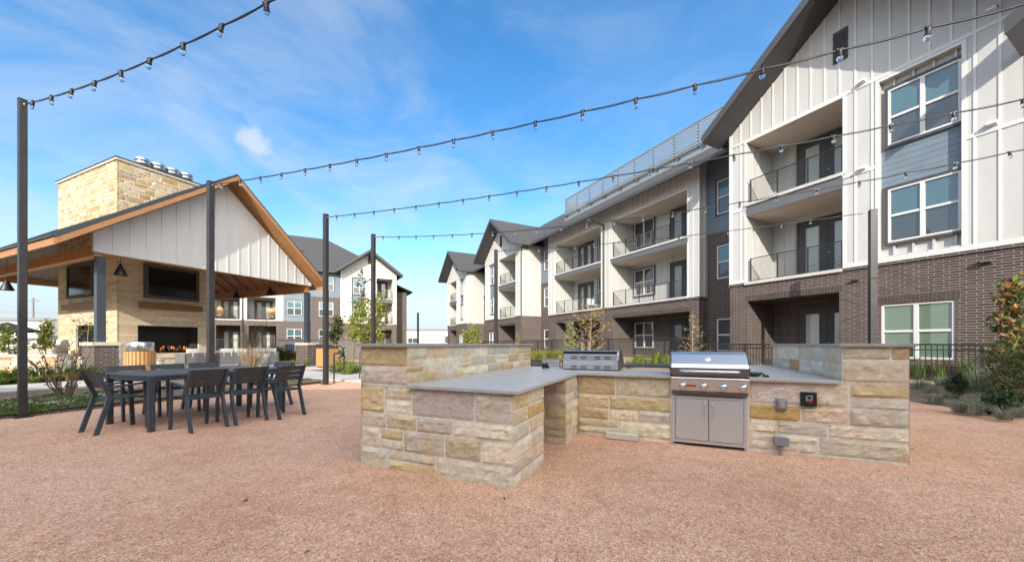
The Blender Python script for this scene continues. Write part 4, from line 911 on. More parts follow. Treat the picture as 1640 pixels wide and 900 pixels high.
# ================================================================== APARTMENT BUILDINGS
WC = {}
def window(root, x0, x1, z0, z1, y, trim=True, up='pane_upper', lo='pane_lower', n=None, proud=0):
    W, Hh = round(x1-x0, 2), round(z1-z0, 2); n = n or (2 if W > 1.05 else 1); key = (W, Hh, trim, up, lo, n)
    if key not in WC:
        b = MB(); f = .055
        b.box(0, W, -.02, .07, 0, f); b.box(0, W, -.02, .07, Hh-f, Hh); b.box(0, f, -.02, .07, f, Hh-f); b.box(W-f, W, -.02, .07, f, Hh-f)
        for k in range(1, n): x = W*k/n; b.box(x-.05, x+.05, -.021, .07, f, Hh-f)
        for k in range(n):
            xa = f if k == 0 else W*k/n+.05; xb = W-f if k == n-1 else W*(k+1)/n-.05
            b.box(xa, xb, -.005, .07, Hh*.5-.035, Hh*.5+.035)
        o = b.build('window', 'white_trim', root, loc=(x0, y, z0)); me = o.data
        p = MB()
        for k in range(n):
            xa = W*k/n+.03; xb = W*(k+1)/n-.03
            p.m = 0; p.quad((xa, .03, Hh*.5), (xb, .03, Hh*.5), (xb, .03, Hh-.03), (xa, .03, Hh-.03)); p.m = 1; p.quad((xa, .045, .03), (xb, .045, .03), (xb, .045, Hh*.5), (xa, .045, Hh*.5))
        po = p.build('pane', [up, lo], o); tm = None
        if trim:
            t = MB(); e = .085
            t.box(-e, W+e, -.03, .03, -e, -.002); t.box(-e, W+e, -.03, .03, Hh+.002, Hh+e); t.box(-e, -.002, -.03, .03, -.002, Hh+.002); t.box(W+.002, W+e, -.03, .03, -.002, Hh+.002)
            tm = t.build('window_trim', 'dark_trim', o).data
        WC[key] = (me, po.data, tm)
        return o
    me, pm, tm = WC[key]
    o = link('window', me, root, (x0, y, z0)); link('pane', pm, o)
    if tm: link('window_trim', tm, o)
    return o
def door(root, x0, x1, z0, z1, y, n=2, lit='pane_door'):
    W, Hh = round(x1-x0, 2), round(z1-z0, 2); key = ('door', W, Hh, n, lit)
    if key not in WC:
        b = MB(); holes = []
        for k in range(n):
            xa, xb = W*k/n, W*(k+1)/n; m_ = min(.24, (xb-xa)*.27); holes.append((xa+m_, xb-m_, .22, Hh-.24))
        wall(b, 0, W, 0, Hh, -.04, holes, .03); b.quad((0, -.04, 0), (0, .02, 0), (0, .02, Hh), (0, -.04, Hh)); b.quad((W, -.04, 0), (W, .02, 0), (W, .02, Hh), (W, -.04, Hh)); b.quad((0, -.04, Hh), (W, -.04, Hh), (W, .02, Hh), (0, .02, Hh))
        b.box(-.07, 0, -.06, .02, 0, Hh+.07); b.box(W, W+.07, -.06, .02, 0, Hh+.07); b.box(0, W, -.06, .02, Hh, Hh+.07)
        if n == 2: b.box(W/2-.02, W/2+.02, -.055, -.04, 0, Hh)
        o = b.build('balcony_door', 'dark_trim', root, loc=(x0, y, z0)); p = MB()
        for h in holes: p.quad((h[0], -.012, h[2]), (h[1], -.012, h[2]), (h[1], -.012, h[3]), (h[0], -.012, h[3]))
        po = p.build('pane', lit, o); hd = MB(); hx = W*.5+.06 if n == 2 else W*.9; hd.tube([(hx, -.04, 1.0), (hx, -.09, 1.0), (hx+.09, -.09, 1.0)], .014, 6); ho = hd.build('handle', 'steel', o)
        WC[key] = (o.data, po.data, ho.data); return o
    a, p, h = WC[key]; o = link('balcony_door', a, root, (x0, y, z0)); link('pane', p, o); link('handle', h, o); return o
def railing(parent, x0, x1, y, z, posts=4, h=.98, r=.008):
    b = MB(); b.box(x0, x1, y-.025, y+.025, z+h-.03, z+h); b.box(x0, x1, y-.018, y+.018, z+.06, z+.085)
    for k in range(posts): x = x0+.02+(x1-x0-.04)*k/(posts-1); b.box(x-.02, x+.02, y-.02, y+.02, z, z+h-.03)
    for k in range(1, 10): zz = z+.085+(h-.115)*k/10; b.box(x0, x1, y-r, y+r, zz-r, zz+r)
    return b.build('railing', 'black_steel', parent)
def recess(root, x0, x1, z0, z1, y, dep, mat, battens=True, floor='slab_gray', ceil='soffit_cream'):
    b = MB(); x0 += .004; x1 -= .004; z0 += .004; z1 -= .004
    b.quad((x0, y, z0), (x0, y+dep, z0), (x0, y+dep, z1), (x0, y, z1)); b.quad((x1, y, z0), (x1, y, z1), (x1, y+dep, z1), (x1, y+dep, z0)); b.quad((x0, y+dep, z0), (x1, y+dep, z0), (x1, y+dep, z1), (x0, y+dep, z1))
    if battens:
        x = x0+.42
        while x < x1-.1: b.box(x-.025, x+.025, y+dep-.018, y+dep, z0, z1); x += .42
        yy = y+.42
        while yy < y+dep-.1: b.box(x0, x0+.018, yy-.025, yy+.025, z0, z1); b.box(x1-.018, x1, yy-.025, yy+.025, z0, z1); yy += .42
    b.m = 1; b.quad((x0, y, z0), (x1, y, z0), (x1, y+dep, z0), (x0, y+dep, z0)); b.m = 2; b.quad((x0, y, z1), (x0, y+dep, z1), (x1, y+dep, z1), (x1, y, z1))
    return b.build('balcony' if battens else 'patio', [mat, floor, ceil], root)
def battens(b, x0, x1, z0, z1, y, holes=(), bands=(), pitch=.42, top=None):
    x = x0+.03
    def seg(x, za, zb):
        iv = [(za, zb)]
        for h in holes:
            if h[0]-.02 < x < h[1]+.02:
                ni = []
                for a, c in iv:
                    if h[3] <= a or h[2] >= c: ni.append((a, c)); continue
                    if h[2] > a: ni.append((a, h[2]))
                    if h[3] < c: ni.append((h[3], c))
                iv = ni
        for a, c in iv:
            if c-a > .05: b.box(x-.027, x+.027, y-.022, y, a, c)
    while x < x1:
        seg(x, z0, top(x) if top else z1); x += pitch
    for z in bands:
        iv = [(x0, x1)]
        for h in holes:
            if h[2]-.05 < z < h[3]+.05:
                ni = []
                for a, c in iv:
                    if h[1] <= a or h[0] >= c: ni.append((a, c)); continue
                    if h[0] > a: ni.append((a, h[0]))
                    if h[1] < c: ni.append((h[1], c))
                iv = ni
        for a, c in iv: b.box(a, c, y-.026, y, z-.055, z+.055)
    for h in holes:
        e = .09; b.box(h[0]-e, h[0], y-.028, y, h[2]-e*.6, h[3]+e); b.box(h[1], h[1]+e, y-.028, y, h[2]-e*.6, h[3]+e); b.box(h[0], h[1], y-.028, y, h[3], h[3]+e)
Z2, Z3, ZT = 3.76, 7.02, 9.57        # balcony floors and the top of the upper opening
def gable_bay(root, x0, x1, ridge_len, peak_c=None, mirror=False, wx=(4.82, 6.52), bx=(.71, 3.9), y=0, slope=.74, eave=10.0, ov=.45, low=.0, side=None, railp=4, wall_x1=None, bz=3.74, solid_left=False):
    f = (lambda a, b_: (x1-b_, x1-a)) if mirror else (lambda a, b_: (x0+a, x0+b_))
    B = f(*bx); P = f(*wx); ww1 = wall_x1 or x1
    half = (x1-x0)/2; cx = (x0+x1)/2 if peak_c is None else peak_c
    hb2 = (B[0], B[1], Z2, Z3-.52); hb3 = (B[0], B[1], Z3, ZT); hp = (P[0], P[1], 3.95, 9.5); hg = (B[0]+.02, B[1]-.1, low, 2.98)
    w1 = (P[0]+.03, P[1]-.12, .75, 2.45)
    b = MB(); wall(b, x0, ww1, -.3, bz, y, [hg, w1], .16); 
    for xs, d in ((x0, 1), (ww1, -1)): b.quad((xs, y, -.3), (xs, y+2.6, -.3), (xs, y+2.6, bz), (xs, y, bz))
    b.build('brick_wall', 'brick_dark', root)
    b = MB(); b.box(x0-.05, B[0]-.0, y-.05, y+.02, bz-.07, bz+.02); b.box(B[1], ww1+.03, y-.05, y+.02, bz-.07, bz+.02); b.box(x0-.05, x0+.03, y+.02, y+2.6, bz-.07, bz+.02)
    b.build('brick_ledge', 'brick_dark', root)
    # soldier course over the ground floor openings
    for h in (hg, w1):
        b = MB(); n = int((h[1]-h[0]+.2)/.085)
        for k in range(n): xx = h[0]-.1+(h[1]-h[0]+.2)*k/n; b.box(xx+.006, xx+(h[1]-h[0]+.2)/n-.006, y-.008, y+.02, h[3]+.002, h[3]+.24)
        b.m = 1; b.quad((h[0]-.1, y-.002, h[3]+.001), (h[1]+.1, y-.002, h[3]+.001), (h[1]+.1, y-.002, h[3]+.245), (h[0]-.1, y-.002, h[3]+.245)); b.build('soldier_course', ['soldier_brick', 'soldier_mortar'], root)
    b = MB(); holes = [hb2, hb3, hp]
    def rz_(x): return eave+slope*(cx+half+ov-abs(x-cx)-cx) - .18
    top_side = rz_(x0)
    wall(b, x0, ww1, bz, top_side, y, holes, .22)
    tx1 = min(ww1, 2*cx-x0)
    b.quad((x0, y, top_side), (tx1, y, top_side), (cx, y, rz_(cx)))
    if wall_x1: b.quad((tx1, y, top_side), (ww1, y, top_side), (ww1, y, rz_(cx)), (tx1, y, rz_(cx)-.01))
    for xs in (x0, x1 if not wall_x1 else ww1):
        b.quad((xs, y, bz), (xs, y+2.6, bz), (xs, y+2.6, top_side), (xs, y, top_side)); yy = y+.42
        while yy < y+2.5: b.box(xs-.02, xs+.02, yy-.027, yy+.027, bz, top_side); yy += .42
    b.build('siding_wall', 'white_siding', root)
    b = MB(); battens(b, x0, ww1, bz+.02, top_side, y, holes, bands=(6.86, 9.66), top=lambda x: min(rz_(x), 99) if not wall_x1 or x < tx1 else rz_(cx)-.3)
    b.box(x0-.02, x0+.10, y-.03, y+.0, bz+.02, top_side); b.box(x0, B[0]-.09, y-.024, y, bz+.02, bz+.16); b.box(B[1]+.09, ww1, y-.024, y, bz+.02, bz+.17)
    b.build('battens', 'white_trim', root)
    # recessed window strip with lap siding between the storeys
    b = MB(); b.quad((P[0], y+.16, 6.12), (P[1], y+.16, 6.12), (P[1], y+.16, 7.4), (P[0], y+.16, 7.4)); b.build('lap_panel', 'blue_lap', root)
    b = MB(); wz = ((4.38, 6.06), (7.43, 9.18)); wq = (P[0]+.17, P[1]-.03)
    for za, zb, ba, bb in ((3.95, 6.12, 3.97, 4.28), (7.4, 9.5, 9.28, 9.5)):
        b = MB(); b.quad((P[0], y+.22, za), (P[1], y+.22, za), (P[1], y+.22, zb), (P[0], y+.22, zb)); x = P[0]+.3
        while x < P[1]-.05: b.box(x-.025, x+.025, y+.138, y+.22, ba, bb); x += .42
        b.build('infill_panel', 'white_siding', root)
    for a, c in wz: window(root, wq[0], wq[1], a, c, y+.12)
    window(root, w1[0]+.01, w1[1]-.01, w1[2]+.01, w1[3]-.01, y+.05, trim=False, up='pane_green', lo='pane_green' if not mirror else 'pane_lower')
    DEP = 1.95
    for (bz0, bz1) in ((Z2, Z3-.52), (Z3, ZT)):
        bal = recess(root, B[0], B[1], bz0, bz1, y+.001, DEP, 'white_siding')
        railing(bal, B[0]+.1, B[1]-.02, y+.06, bz0+.0, railp)
        sl = MB(); sl.box(B[0]-.06, B[1]+.0, y-.09, y+.03, bz0-.10, bz0+.012); sl.build('slab_edge', 'sill_stone', bal)
        d = f(bx[0]+1.0, bx[0]+2.9) if not mirror else f(bx[0]+.4, bx[0]+2.3)
        door(root, d[0], d[1], bz0+.02, bz0+2.42, y+DEP)
    b = MB(); b.box(B[0], B[1], y-.03, y+.1, Z3-.52, Z3-.102); b.build('balcony_beam', 'slab_gray', root)
    recess(root, hg[0], hg[1], low, 2.98, y+.001, DEP, 'brick_dark', battens=False, ceil='dark_trim')
    d = f(bx[0]+1.0, bx[0]+2.9) if not mirror else f(bx[0]+.4, bx[0]+2.3)
    door(root, d[0], d[1], low+.02, low+2.4, y+DEP)
    # gable vent
    b = MB(); vz = eave+1.35 if half < 3.5 else 10.85; b.box(cx-.2, cx+.2, y-.05, y+.0, vz, vz+1.05)
    for k in range(9): b.prism([(cx-.17, y-.05, vz+.06+k*.105), (cx+.17, y-.05, vz+.06+k*.105), (cx+.17, y-.09, vz+.03+k*.105), (cx-.17, y-.09, vz+.03+k*.105)], (0, 0, .02))
    b.build('gable_vent', 'dark_trim', root)
    # roof of the bay
    pk = eave+slope*(half+ov)
    for sg in (-1, 1):
        e = cx+sg*(half+ov); b = MB(); yf = y-1.2
        b.prism([(e, yf, eave), (cx, yf, pk), (cx, yf, pk+.13), (e, yf, eave+.13)], (0, ridge_len, 0)); b.build('roof', 'shingle', root)
        b = MB(); b.prism([(e, yf+.001, eave-.17), (cx, yf+.001, pk-.17), (cx, yf+.001, pk-.002), (e, yf+.001, eave-.002)], (0, 1.18, 0)); b.prism([(e, yf-.03, eave-.19), (cx, yf-.03, pk-.19), (cx, yf-.03, pk+.145), (e, yf-.03, eave+.145)], (0, .028, 0))
        b.build('rake_board', 'dark_trim', root)
        b = MB(); b.box(e-.06, e+.06, yf, y+2.2, eave-.02, eave+.12); b.build('gutter', 'dark_trim', root)
def wall_lamp(root, x, z, y, mat='white_plastic', s=1):
    b = MB(); b.box(x-.10*s, x+.10*s, y-.025, y, z-.02, z+.13*s); b.prism([(x-.09*s, y-.02, z+.12*s), (x-.09*s, y-.17*s, z+.09*s), (x-.09*s, y-.17*s, z+.02), (x-.09*s, y-.02, z+.0)], (.18*s, 0, 0)); b.build('wall_light', mat, root, bevel=.008)
def plain_bay(root, x0, x1, y, brick_top, win, low=.0, top=11.05, ztop=None):
    """flat strip of wall: brick below, lap siding above, one window a storey"""
    hs = [(win[0], win[1], a, c) for a, c in ((.85, 2.5), (4.55, 6.25), (7.85, 9.6))]
    b = MB(); wall(b, x0, x1, -.3, brick_top, y, hs, .1); b.build('brick_wall', 'brick_dark', root)
    b = MB(); wall(b, x0, x1, brick_top, top, y, hs, .1); b.build('lap_siding', 'blue_lap', root)
    b = MB(); b.box(x0, x1, y-.03, y, brick_top-.06, brick_top+.06); b.build('brick_ledge', 'brick_dark', root)
    for k, h in enumerate(hs): window(root, h[0]+.005, h[1]-.005, h[2]+.005, h[3]-.005, y+.03, trim=k == 2, up='pane_upper' if k else 'pane_dark', lo='pane_lower')

apt = thing('apartment_building', 'long three storey apartment building with white gables over dark brick along the right side', 'apartment building', at_frame(BF, 0, 0), BF.r)
gable_bay(apt, 0, 7.7, 8.5, peak_c=3.84, railp=4, wall_x1=12.0, low=.25)
for x, z in ((4.42, 9.72), (4.42, 6.88), (7.05, 9.95), (7.05, 6.95)): wall_lamp(apt, x, z, 0)
wall_lamp(apt, 6.95, 3.35, 0, 'brick_pier', 1.0); wall_lamp(apt, 4.25, 3.28, 0, 'dark_trim', .8)
# corner of the next gable, mostly outside the picture
b = MB(); e0 = (7.5, 8.66)
b.prism([(7.5, -1.5, 8.66), (12, -1.5, 12.0), (12, -1.5, 12.14), (7.5, -1.5, 8.80)], (0, 1.49, 0)); b.build('roof', 'shingle', apt)
b = MB(); b.prism([(7.5, -1.499, 8.46), (12, -1.499, 11.8), (12, -1.499, 11.998), (7.5, -1.499, 8.658)], (0, 1.48, 0)); b.prism([(7.49, -1.53, 8.44), (12, -1.53, 11.78), (12, -1.53, 12.16), (7.49, -1.53, 8.82)], (0, .028, 0)); b.build('rake_board', 'dark_trim', apt)
gable_bay(apt, -26.9, -19.05, 8.5, mirror=True, wx=(5.2, 6.9), bx=(.84, 4.4), low=.2)
gable_bay(apt, -40.4, -32.7, 8.5, wx=(5.0, 6.6), bx=(1.1, 3.9), low=.2)
# recessed strips
plain_bay(apt, -2.75, 0, 2.4, 6.9, (-2.2, -1.25))
plain_bay(apt, -19.05, -17.1, 2.2, 6.65, (-18.55, -17.65))
plain_bay(apt, -32.7, -26.9, 2.3, 7.2, (-31.9, -30.4)); window(apt, -29.9, -28.6, 4.55, 6.25, 2.29, up='pane_green'); window(apt, -29.9, -28.6, 7.85, 9.6, 2.29, up='pane_green'); window(apt, -29.6, -28.6, .85, 2.5, 2.29, up='pane_green')
# middle block with four balconies
MY = 1.73; H1 = (-9.22, -3.42); H2 = (-16.0, -10.3)
hb = []
for h in (H1, H2): hb += [(h[0], h[1], Z2, Z3-.42), (h[0], h[1], Z3, 9.5)]
hgd = [(H1[0]+.1, H1[1]+.15, .25, 2.95), (H2[0]+.1, H2[1]-.1, .25, 2.95)]
b = MB(); wall(b, -17.1, -2.73, -.3, 3.66, MY, hgd, .2)
for x in (-17.1, -2.73): b.quad((x, MY, -.3), (x, MY+.9, -.3), (x, MY+.9, 3.66), (x, MY, 3.66))
b.build('brick_wall', 'brick_dark', apt)
b = MB(); b.box(-17.15, -2.68, MY-.05, MY+.03, 3.58, 3.68); b.box(-2.73, -2.68, MY+.03, MY+.9, 3.58, 3.68); b.build('brick_ledge', 'brick_dark', apt)
for h in hgd:
    b = MB(); n = int((h[1]-h[0]+.2)/.085)
    for k in range(n): xx = h[0]-.1+(h[1]-h[0]+.2)*k/n; b.box(xx+.006, xx+(h[1]-h[0]+.2)/n-.006, MY-.008, MY+.02, h[3]+.002, h[3]+.24)
    b.m = 1; b.quad((h[0]-.1, MY-.002, h[3]+.001), (h[1]+.1, MY-.002, h[3]+.001), (h[1]+.1, MY-.002, h[3]+.245), (h[0]-.1, MY-.002, h[3]+.245)); b.build('soldier_course', ['soldier_brick', 'soldier_mortar'], apt)
b = MB(); wall(b, -17.1, -2.73, 3.66, 10.70, MY, hb, .2)
for x in (-17.1, -2.73): b.quad((x, MY, 3.66), (x, MY+.9, 3.66), (x, MY+.9, 11.3), (x, MY, 10.70))
b.build('siding_wall', 'white_siding', apt)
b = MB(); battens(b, -17.1, -2.73, 3.68, 10.68, MY, hb, pitch=.40); b.box(-2.76, -2.70, MY-.02, MY+.06, 3.7, 10.65); b.box(-2.73, -2.705, MY+.4, MY+.46, 3.7, 10.65); b.build('battens', 'white_trim', apt)
for h, nm in ((H1, 1), (H2, 2)):
    for bz0, bz1 in ((Z2, Z3-.42), (Z3, 9.5)):
        bal = recess(apt, h[0], h[1], bz0, bz1, MY+.001, 1.85, 'white_siding'); railing(bal, h[0]+.06, h[1]-.02, MY+.06, bz0, 6)
        sl = MB(); sl.box(h[0]-.05, h[1]+.04, MY-.10, MY+.04, bz0-.10, bz0+.012); sl.build('slab_edge', 'sill_stone', bal)
        if nm == 1: window(apt, -8.95, -7.25, bz0+.75, bz0+2.5, MY+1.79, up='pane_dark', lo='pane_dark'); door(apt, -5.95, -4.95, bz0+.02, bz0+2.42, MY+1.85, n=1, lit='pane_door')
        else: door(apt, -15.2, -13.4, bz0+.02, bz0+2.42, MY+1.85); window(apt, -12.7, -11.7, bz0+.75, bz0+2.5, MY+1.79, up='pane_upper')
    b = MB(); b.box(h[0]-.02, h[1]+.02, MY-.05, MY+.12, Z3-.42, Z3-.102); b.build('balcony_beam', 'slab_gray', apt)
for h, nm in ((hgd[0], 1), (hgd[1], 2)):
    recess(apt, h[0], h[1], .25, 2.95, MY+.001, 1.85, 'brick_dark', battens=False, ceil='dark_trim')
    if nm == 1: window(apt, -8.9, -7.3, .95, 2.65, MY+1.79, trim=False, up='pane_dark', lo='pane_dark'); door(apt, -5.95, -4.95, .27, 2.6, MY+1.85, n=1, lit='pane_lower')
    else: door(apt, -15.2, -13.4, .27, 2.62, MY+1.85); window(apt, -12.6, -11.6, .95, 2.65, MY+1.79, trim=False, up='pane_dark', lo='pane_dark')
# far end wall
b = MB(); b.box(-41, 12, 3.75, 14, -.3, 9.95); b.build('rear_block', 'white_siding', apt)
# main roof, gutters and downspouts
ES, RY = .74, 8.6; ey = .75; EZ_ = 10.0; rz = EZ_+ES*(RY-ey)
b = MB(); b.prism([(-42.4, ey, EZ_), (-42.4, RY, rz), (-42.4, RY, rz+.14), (-42.4, ey, EZ_+.14)], (42.6, 0, 0)); b.prism([(-42.4, 16.4, EZ_), (-42.4, RY, rz), (-42.4, RY, rz+.14), (-42.4, 16.4, EZ_+.14)], (42.6, 0, 0)); b.build('roof', 'shingle', apt)
for xa, xb in ((-19.0, -.05), (-32.65, -26.95)): b = MB(); b.box(xa, xb, ey-.12, ey-.001, EZ_-.04, EZ_+.15); b.build('gutter', 'dark_trim', apt)
for x, zb in ((-9.95, .2), (-19.2, .2)):
    b = MB(); yy = MY-.09 if x > -12 else -.02
    if x < -12: b.tube([(-18.9, ey-.06, EZ_), (-18.9, ey-.06, EZ_-.2), (-18.95, .2, 9.9), (-18.95, .05, 9.75), (-18.95, .05, .2)], .055, 8)
    else: b.tube([(x-.6, ey-.05, EZ_), (x-.6, ey-.05, EZ_-.15), (x, yy, EZ_-.55), (x, yy, EZ_-.7), (x, yy, .2)], .055, 8)
    b.build('downspout', 'dark_trim', apt)
# louvred screen on the roof
t = MB(); sy = 3.2; x0, x1 = -16.7, -.6; zb, zt = 11.95, 13.85
for k in range(8): z = zb+.40+k*.185; t.box(x0, x1, sy, sy+.025, z, z+.115)
t.box(x0, x1, sy-.01, sy+.06, zt-.05, zt)
for k in range(9):
    y = sy+.2+k*.45
    for j in range(8): z = zb+.40+j*.185; t.box(x0, x0+.03, y, y+.4, z, z+.115)
    if k == 8: break
scr = t.build('roof_screen', 'screen_gray', apt)
t = MB(); k = x0
while k < x1+.01: t.box(k-.03, k+.03, sy+.07, sy+.12, zb, zt); k += 1.6
t.build('screen_post', 'dark_trim', scr)
t = MB(); t.box(x0, x1, sy-.02, sy+.10, zb-.05, zb+.28); t.build('screen_curb', 'screen_gray', scr)
t = MB(); t.tube([(x0+.2, sy-.12, zb+.36), (x1, sy-.12, zb+.36)], .03, 6)
k = x0+.5
while k < x1: t.box(k-.04, k+.04, sy-.14, sy, zb+.22, zb+.40); k += 1.6
t.build('conduit', 'dark_trim', scr)

# ---- back left building
apl = thing('apartment_building', 'white gabled apartment block with a big dark roof behind the pavilion', 'apartment building', at_frame(LF, 0, 0), LF.r)
gable_bay(apl, 0, 6.6, 7.5, mirror=True, wx=(3.75, 5.4), bx=(.5, 2.5), eave=9.95, slope=.74, ov=.55, low=.5, railp=3)
LY = 1.2
hs = [(-2.4, -.8, 4.6, 6.35), (-2.4, -.8, 1.3, 3.0), (-5.75, -4.2, 4.6, 6.35), (-5.75, -4.2, 1.3, 3.0)]
b = MB(); wall(b, -3.25, 0, 0, 6.95, LY, hs[:2], .1); wall(b, -6.1, -3.25, 0, 3.9, LY, hs[3:], .1); wall(b, -22, -6.1, 0, 3.9, LY, [(-12.4, -10.2, .5, 3.3), (-9.45, -6.8, .5, 3.3), (-17, -13.4, .5, 3.3)], .2); b.build('brick_wall', 'brick_dark', apl)
b = MB(); wall(b, -3.25, 0, 6.95, 10.1, LY, [(-1.9, -.75, 7.8, 9.5)], .1); wall(b, -6.1, -3.25, 3.9, 10.1, LY, hs[2:3], .1); b.build('lap_siding', 'blue_lap', apl)
bals = [(-12.5, -10.25), (-9.6, -6.85), (-17, -13.4)]
hh = [(a, c, z0, z1) for a, c in bals for z0, z1 in ((3.98, 6.6), (7.1, 9.6))]
b = MB(); wall(b, -22, -6.1, 3.9, 10.1, LY, hh, .2); b.build('siding_wall', 'white_siding', apl)
for a, c in bals:
    for z0, z1 in ((3.98, 6.6), (7.1, 9.6)):
        bal = recess(apl, a, c, z0, z1, LY+.001, 1.8, 'white_siding', battens=False); bal.name = 'balcony'; railing(bal, a+.05, c-.05, LY+.05, z0, 4, r=.012)
        sl = MB(); sl.box(a-.05, c+.05, LY-.06, LY+.03, z0-.12, z0+.01); sl.build('slab_edge', 'sill_stone', bal)
        m_ = (a+c)/2; door(apl, m_-.85, m_+.85, z0+.02, z0+2.35, LY+1.8)
    recess(apl, a+.05, c-.05, .5, 3.3, LY+.001, 1.8, 'brick_dark', battens=False, ceil='dark_trim'); m_ = (a+c)/2; door(apl, m_-.85, m_+.85, .52, 2.85, LY+1.8)
for i, h in enumerate(hs): window(apl, h[0]+.005, h[1]-.005, h[2]+.005, h[3]-.005, LY+.03, trim=i == 2, up='pane_upper' if i != 1 else 'pane_dark', lo='pane_lower')
window(apl, -1.895, -.755, 7.805, 9.495, LY+.03)
b = MB(); b.box(-22, 6.5, 3.05, 13, -.3, 10.05); b.build('rear_block', 'blue_lap', apl)
b = MB(); ey, ry, rzL = .55, 7.2, 15.6
A0 = (-23, ey, 10.05); A1 = (7.3, ey, 10.05); B1 = (7.3, 14, 10.05); B0 = (-23, 14, 10.05); R0 = (-18, ry, rzL); R1 = (-1.6, ry, rzL)
b.quad(A0, A1, R1, R0); b.quad(A1, B1, R1); b.quad(B1, B0, R0, R1); b.quad(B0, A0, R0); b.quad(A0, B0, B1, A1); b.build('roof', 'shingle', apl)
b = MB(); b.box(-23, -.6, ey-.13, ey, 9.95, 10.13); b.build('gutter', 'dark_trim', apl)
b = MB()
for x, y in ((-6.6, 4.0), (-4.4, 4.1), (-5.3, 2.9)): z = 10.05+(rzL-10.05)*(y-ey)/(ry-ey); b.box(x-.2, x+.2, y-.15, y+.15, z, z+.22)
b.build('roof_vent', 'dark_trim', apl)
b = MB(); b.tube([(-10.0, LY-.06, 10), (-10.0, LY-.06, .3)], .06, 6); b.build('downspout', 'dark_trim', apl)
b = MB(); b.box(6.5, 8.2, 1.6, 9, 0, 8.2); b.build('side_wing', 'brick_dark', apl)
b = MB(); b.prism([(8.9, .9, 8.15), (6.5, .9, 9.1), (6.5, .9, 9.22), (8.9, .9, 8.27)], (0, 8.5, 0)); b.build('wing_roof', 'shingle', apl)
# balcony seats
def egg_chair(label, p):
    t = thing('egg_chair', label, 'chair', tuple(p), .3, 'egg chairs on the far balconies')
    b = MB(); b.lathe([(0, .12), (.3, .16), (.46, .5), (.45, .85), (.3, 1.25), (.1, 1.42)], 14); b.build('basket', 'wicker', t)
    b = MB(); b.box(-.3, .3, -.47, .1, .3, .46); b.build('cushion', 'cushion', t, bevel=.08)
    b = MB(); b.lathe([(.34, 0), (.34, .03), (.05, .05), (.05, .42)], 14); b.tube([(.2, .3, .02), (.35, .42, .8), (.3, .4, 1.5), (.1, .2, 1.8), (0, 0, 1.7), (0, 0, 1.44)], .02, 6); b.build('stand', 'sofa_frame', t)
egg_chair('orange wicker egg chair on the balcony beside the tall post', LF.w(-12.15, 1.75, 3.99)); egg_chair('orange wicker egg chair on the balcony left of the white column', LF.w(-7.25, 1.75, 3.99))
def balcony_chair(label, p, mat):
    t = thing('balcony_chair', label, 'chair', tuple(p), .4)
    b = MB(); b.box(-.3, .3, -.3, .3, .34, .42); b.build('seat', mat, t); b = MB(); b.box(-.3, .3, .22, .3, .42, .9); b.build('backrest', mat, t)
    for x in (-.26, .22):
        for y in (-.26, .22): b = MB(); b.box(x, x+.05, y, y+.05, 0, .34); b.build('leg', mat, t)
balcony_chair('white chair on the lower balcony of the far white gable', LF.w(4.9, .8, 3.78), 'white_plastic')
balcony_chair('pale chair on the first balcony beside the downspout', BF.w(-12.3, 2.6, 3.77), 'white_plastic')
t = thing('potted_flower', 'small red flowering pot plant on the balcony by the downspout', 'plant', tuple(BF.w(-10.9, 2.3, 3.77)))
b = MB(); b.lathe([(0, 0), (.14, 0), (.18, .3), (0, .3)], 14); b.build('pot', 'cream_table', t)
rr = random.Random(9); b = MB()
for k in range(160):
    p = Vector((rr.gauss(0, .14), rr.gauss(0, .14), .5+rr.gauss(0, .13))); b.col = rr.choice([(.3, .03, .05), (.05, .12, .03), (.08, .15, .04)]); a = rr.random()*6; d = Vector((math.cos(a), math.sin(a), rr.uniform(-.5, .8)))*.06; e = d.cross(Vector((0, 0, 1)))*.4
    b.add([p, p+d*.5+e, p+d, p+d*.5-e], [(0, 1, 2, 3)])
b.build('foliage', 'leaf', t)

# ---- far buildings, fences and poles
def far_block(name, label, X0, X1, Y, h, mat, wins, D=14):
    t = thing(name, label, 'building', (X0, Y, 0)); W = X1-X0
    b = MB(); b.box(0, W, 0, D, -.5, h); b.build('wall', mat, t)
    b = MB(); b.box(-.25, W+.25, -.25, D+.2, h+.002, h+.35); b.build('parapet', 'far_gray' if mat != 'far_gray' else 'metal_roof', t)
    for x, z, w_, hh_ in wins:
        b = MB(); b.box(x, x+w_, -.08, -.002, z, z+hh_); f = b.build('window', 'white_trim', t); b = MB()
        for k in range(2): b.box(x+.1+k*(w_-.1)/2, x+k*(w_-.1)/2+(w_-.1)/2, -.1, -.081, z+.1, z+hh_-.1)
        b.build('pane', 'pane_lower', f)
    return t
far_block('warehouse', 'long low white building on the horizon between the two apartment blocks', -36, -8, 92, 4.6, 'far_white', [(10, 1.4, 2.4, 1.4), (19.2, 1.4, 1.6, 1.9), (21, 1.5, 2.6, 1.2), (24.5, 1.5, 2.4, 1.2)])
tl = far_block('clubhouse', 'low white and grey building seen under the pavilion roof at the far left', -78, -58, 50, 4.4, 'far_white', [(3, 1.2, 3.4, 1.7), (13.6, 1.2, 3.0, 1.6)], 10)
b = MB(); b.box(15.8, 20.1, -.3, -.01, 2.3, 4.3); b.box(-.1, 20.1, -.5, -.01, -.4, 2.05); b.build('dark_cladding', 'far_gray', tl)
b = MB(); b.tube([(15.6, -.15, 4.3), (15.6, -.3, 4.0), (15.9, -.35, 3.5), (15.9, -.35, .5)], .09, 6); b.build('downspout', 'dark_trim', tl)
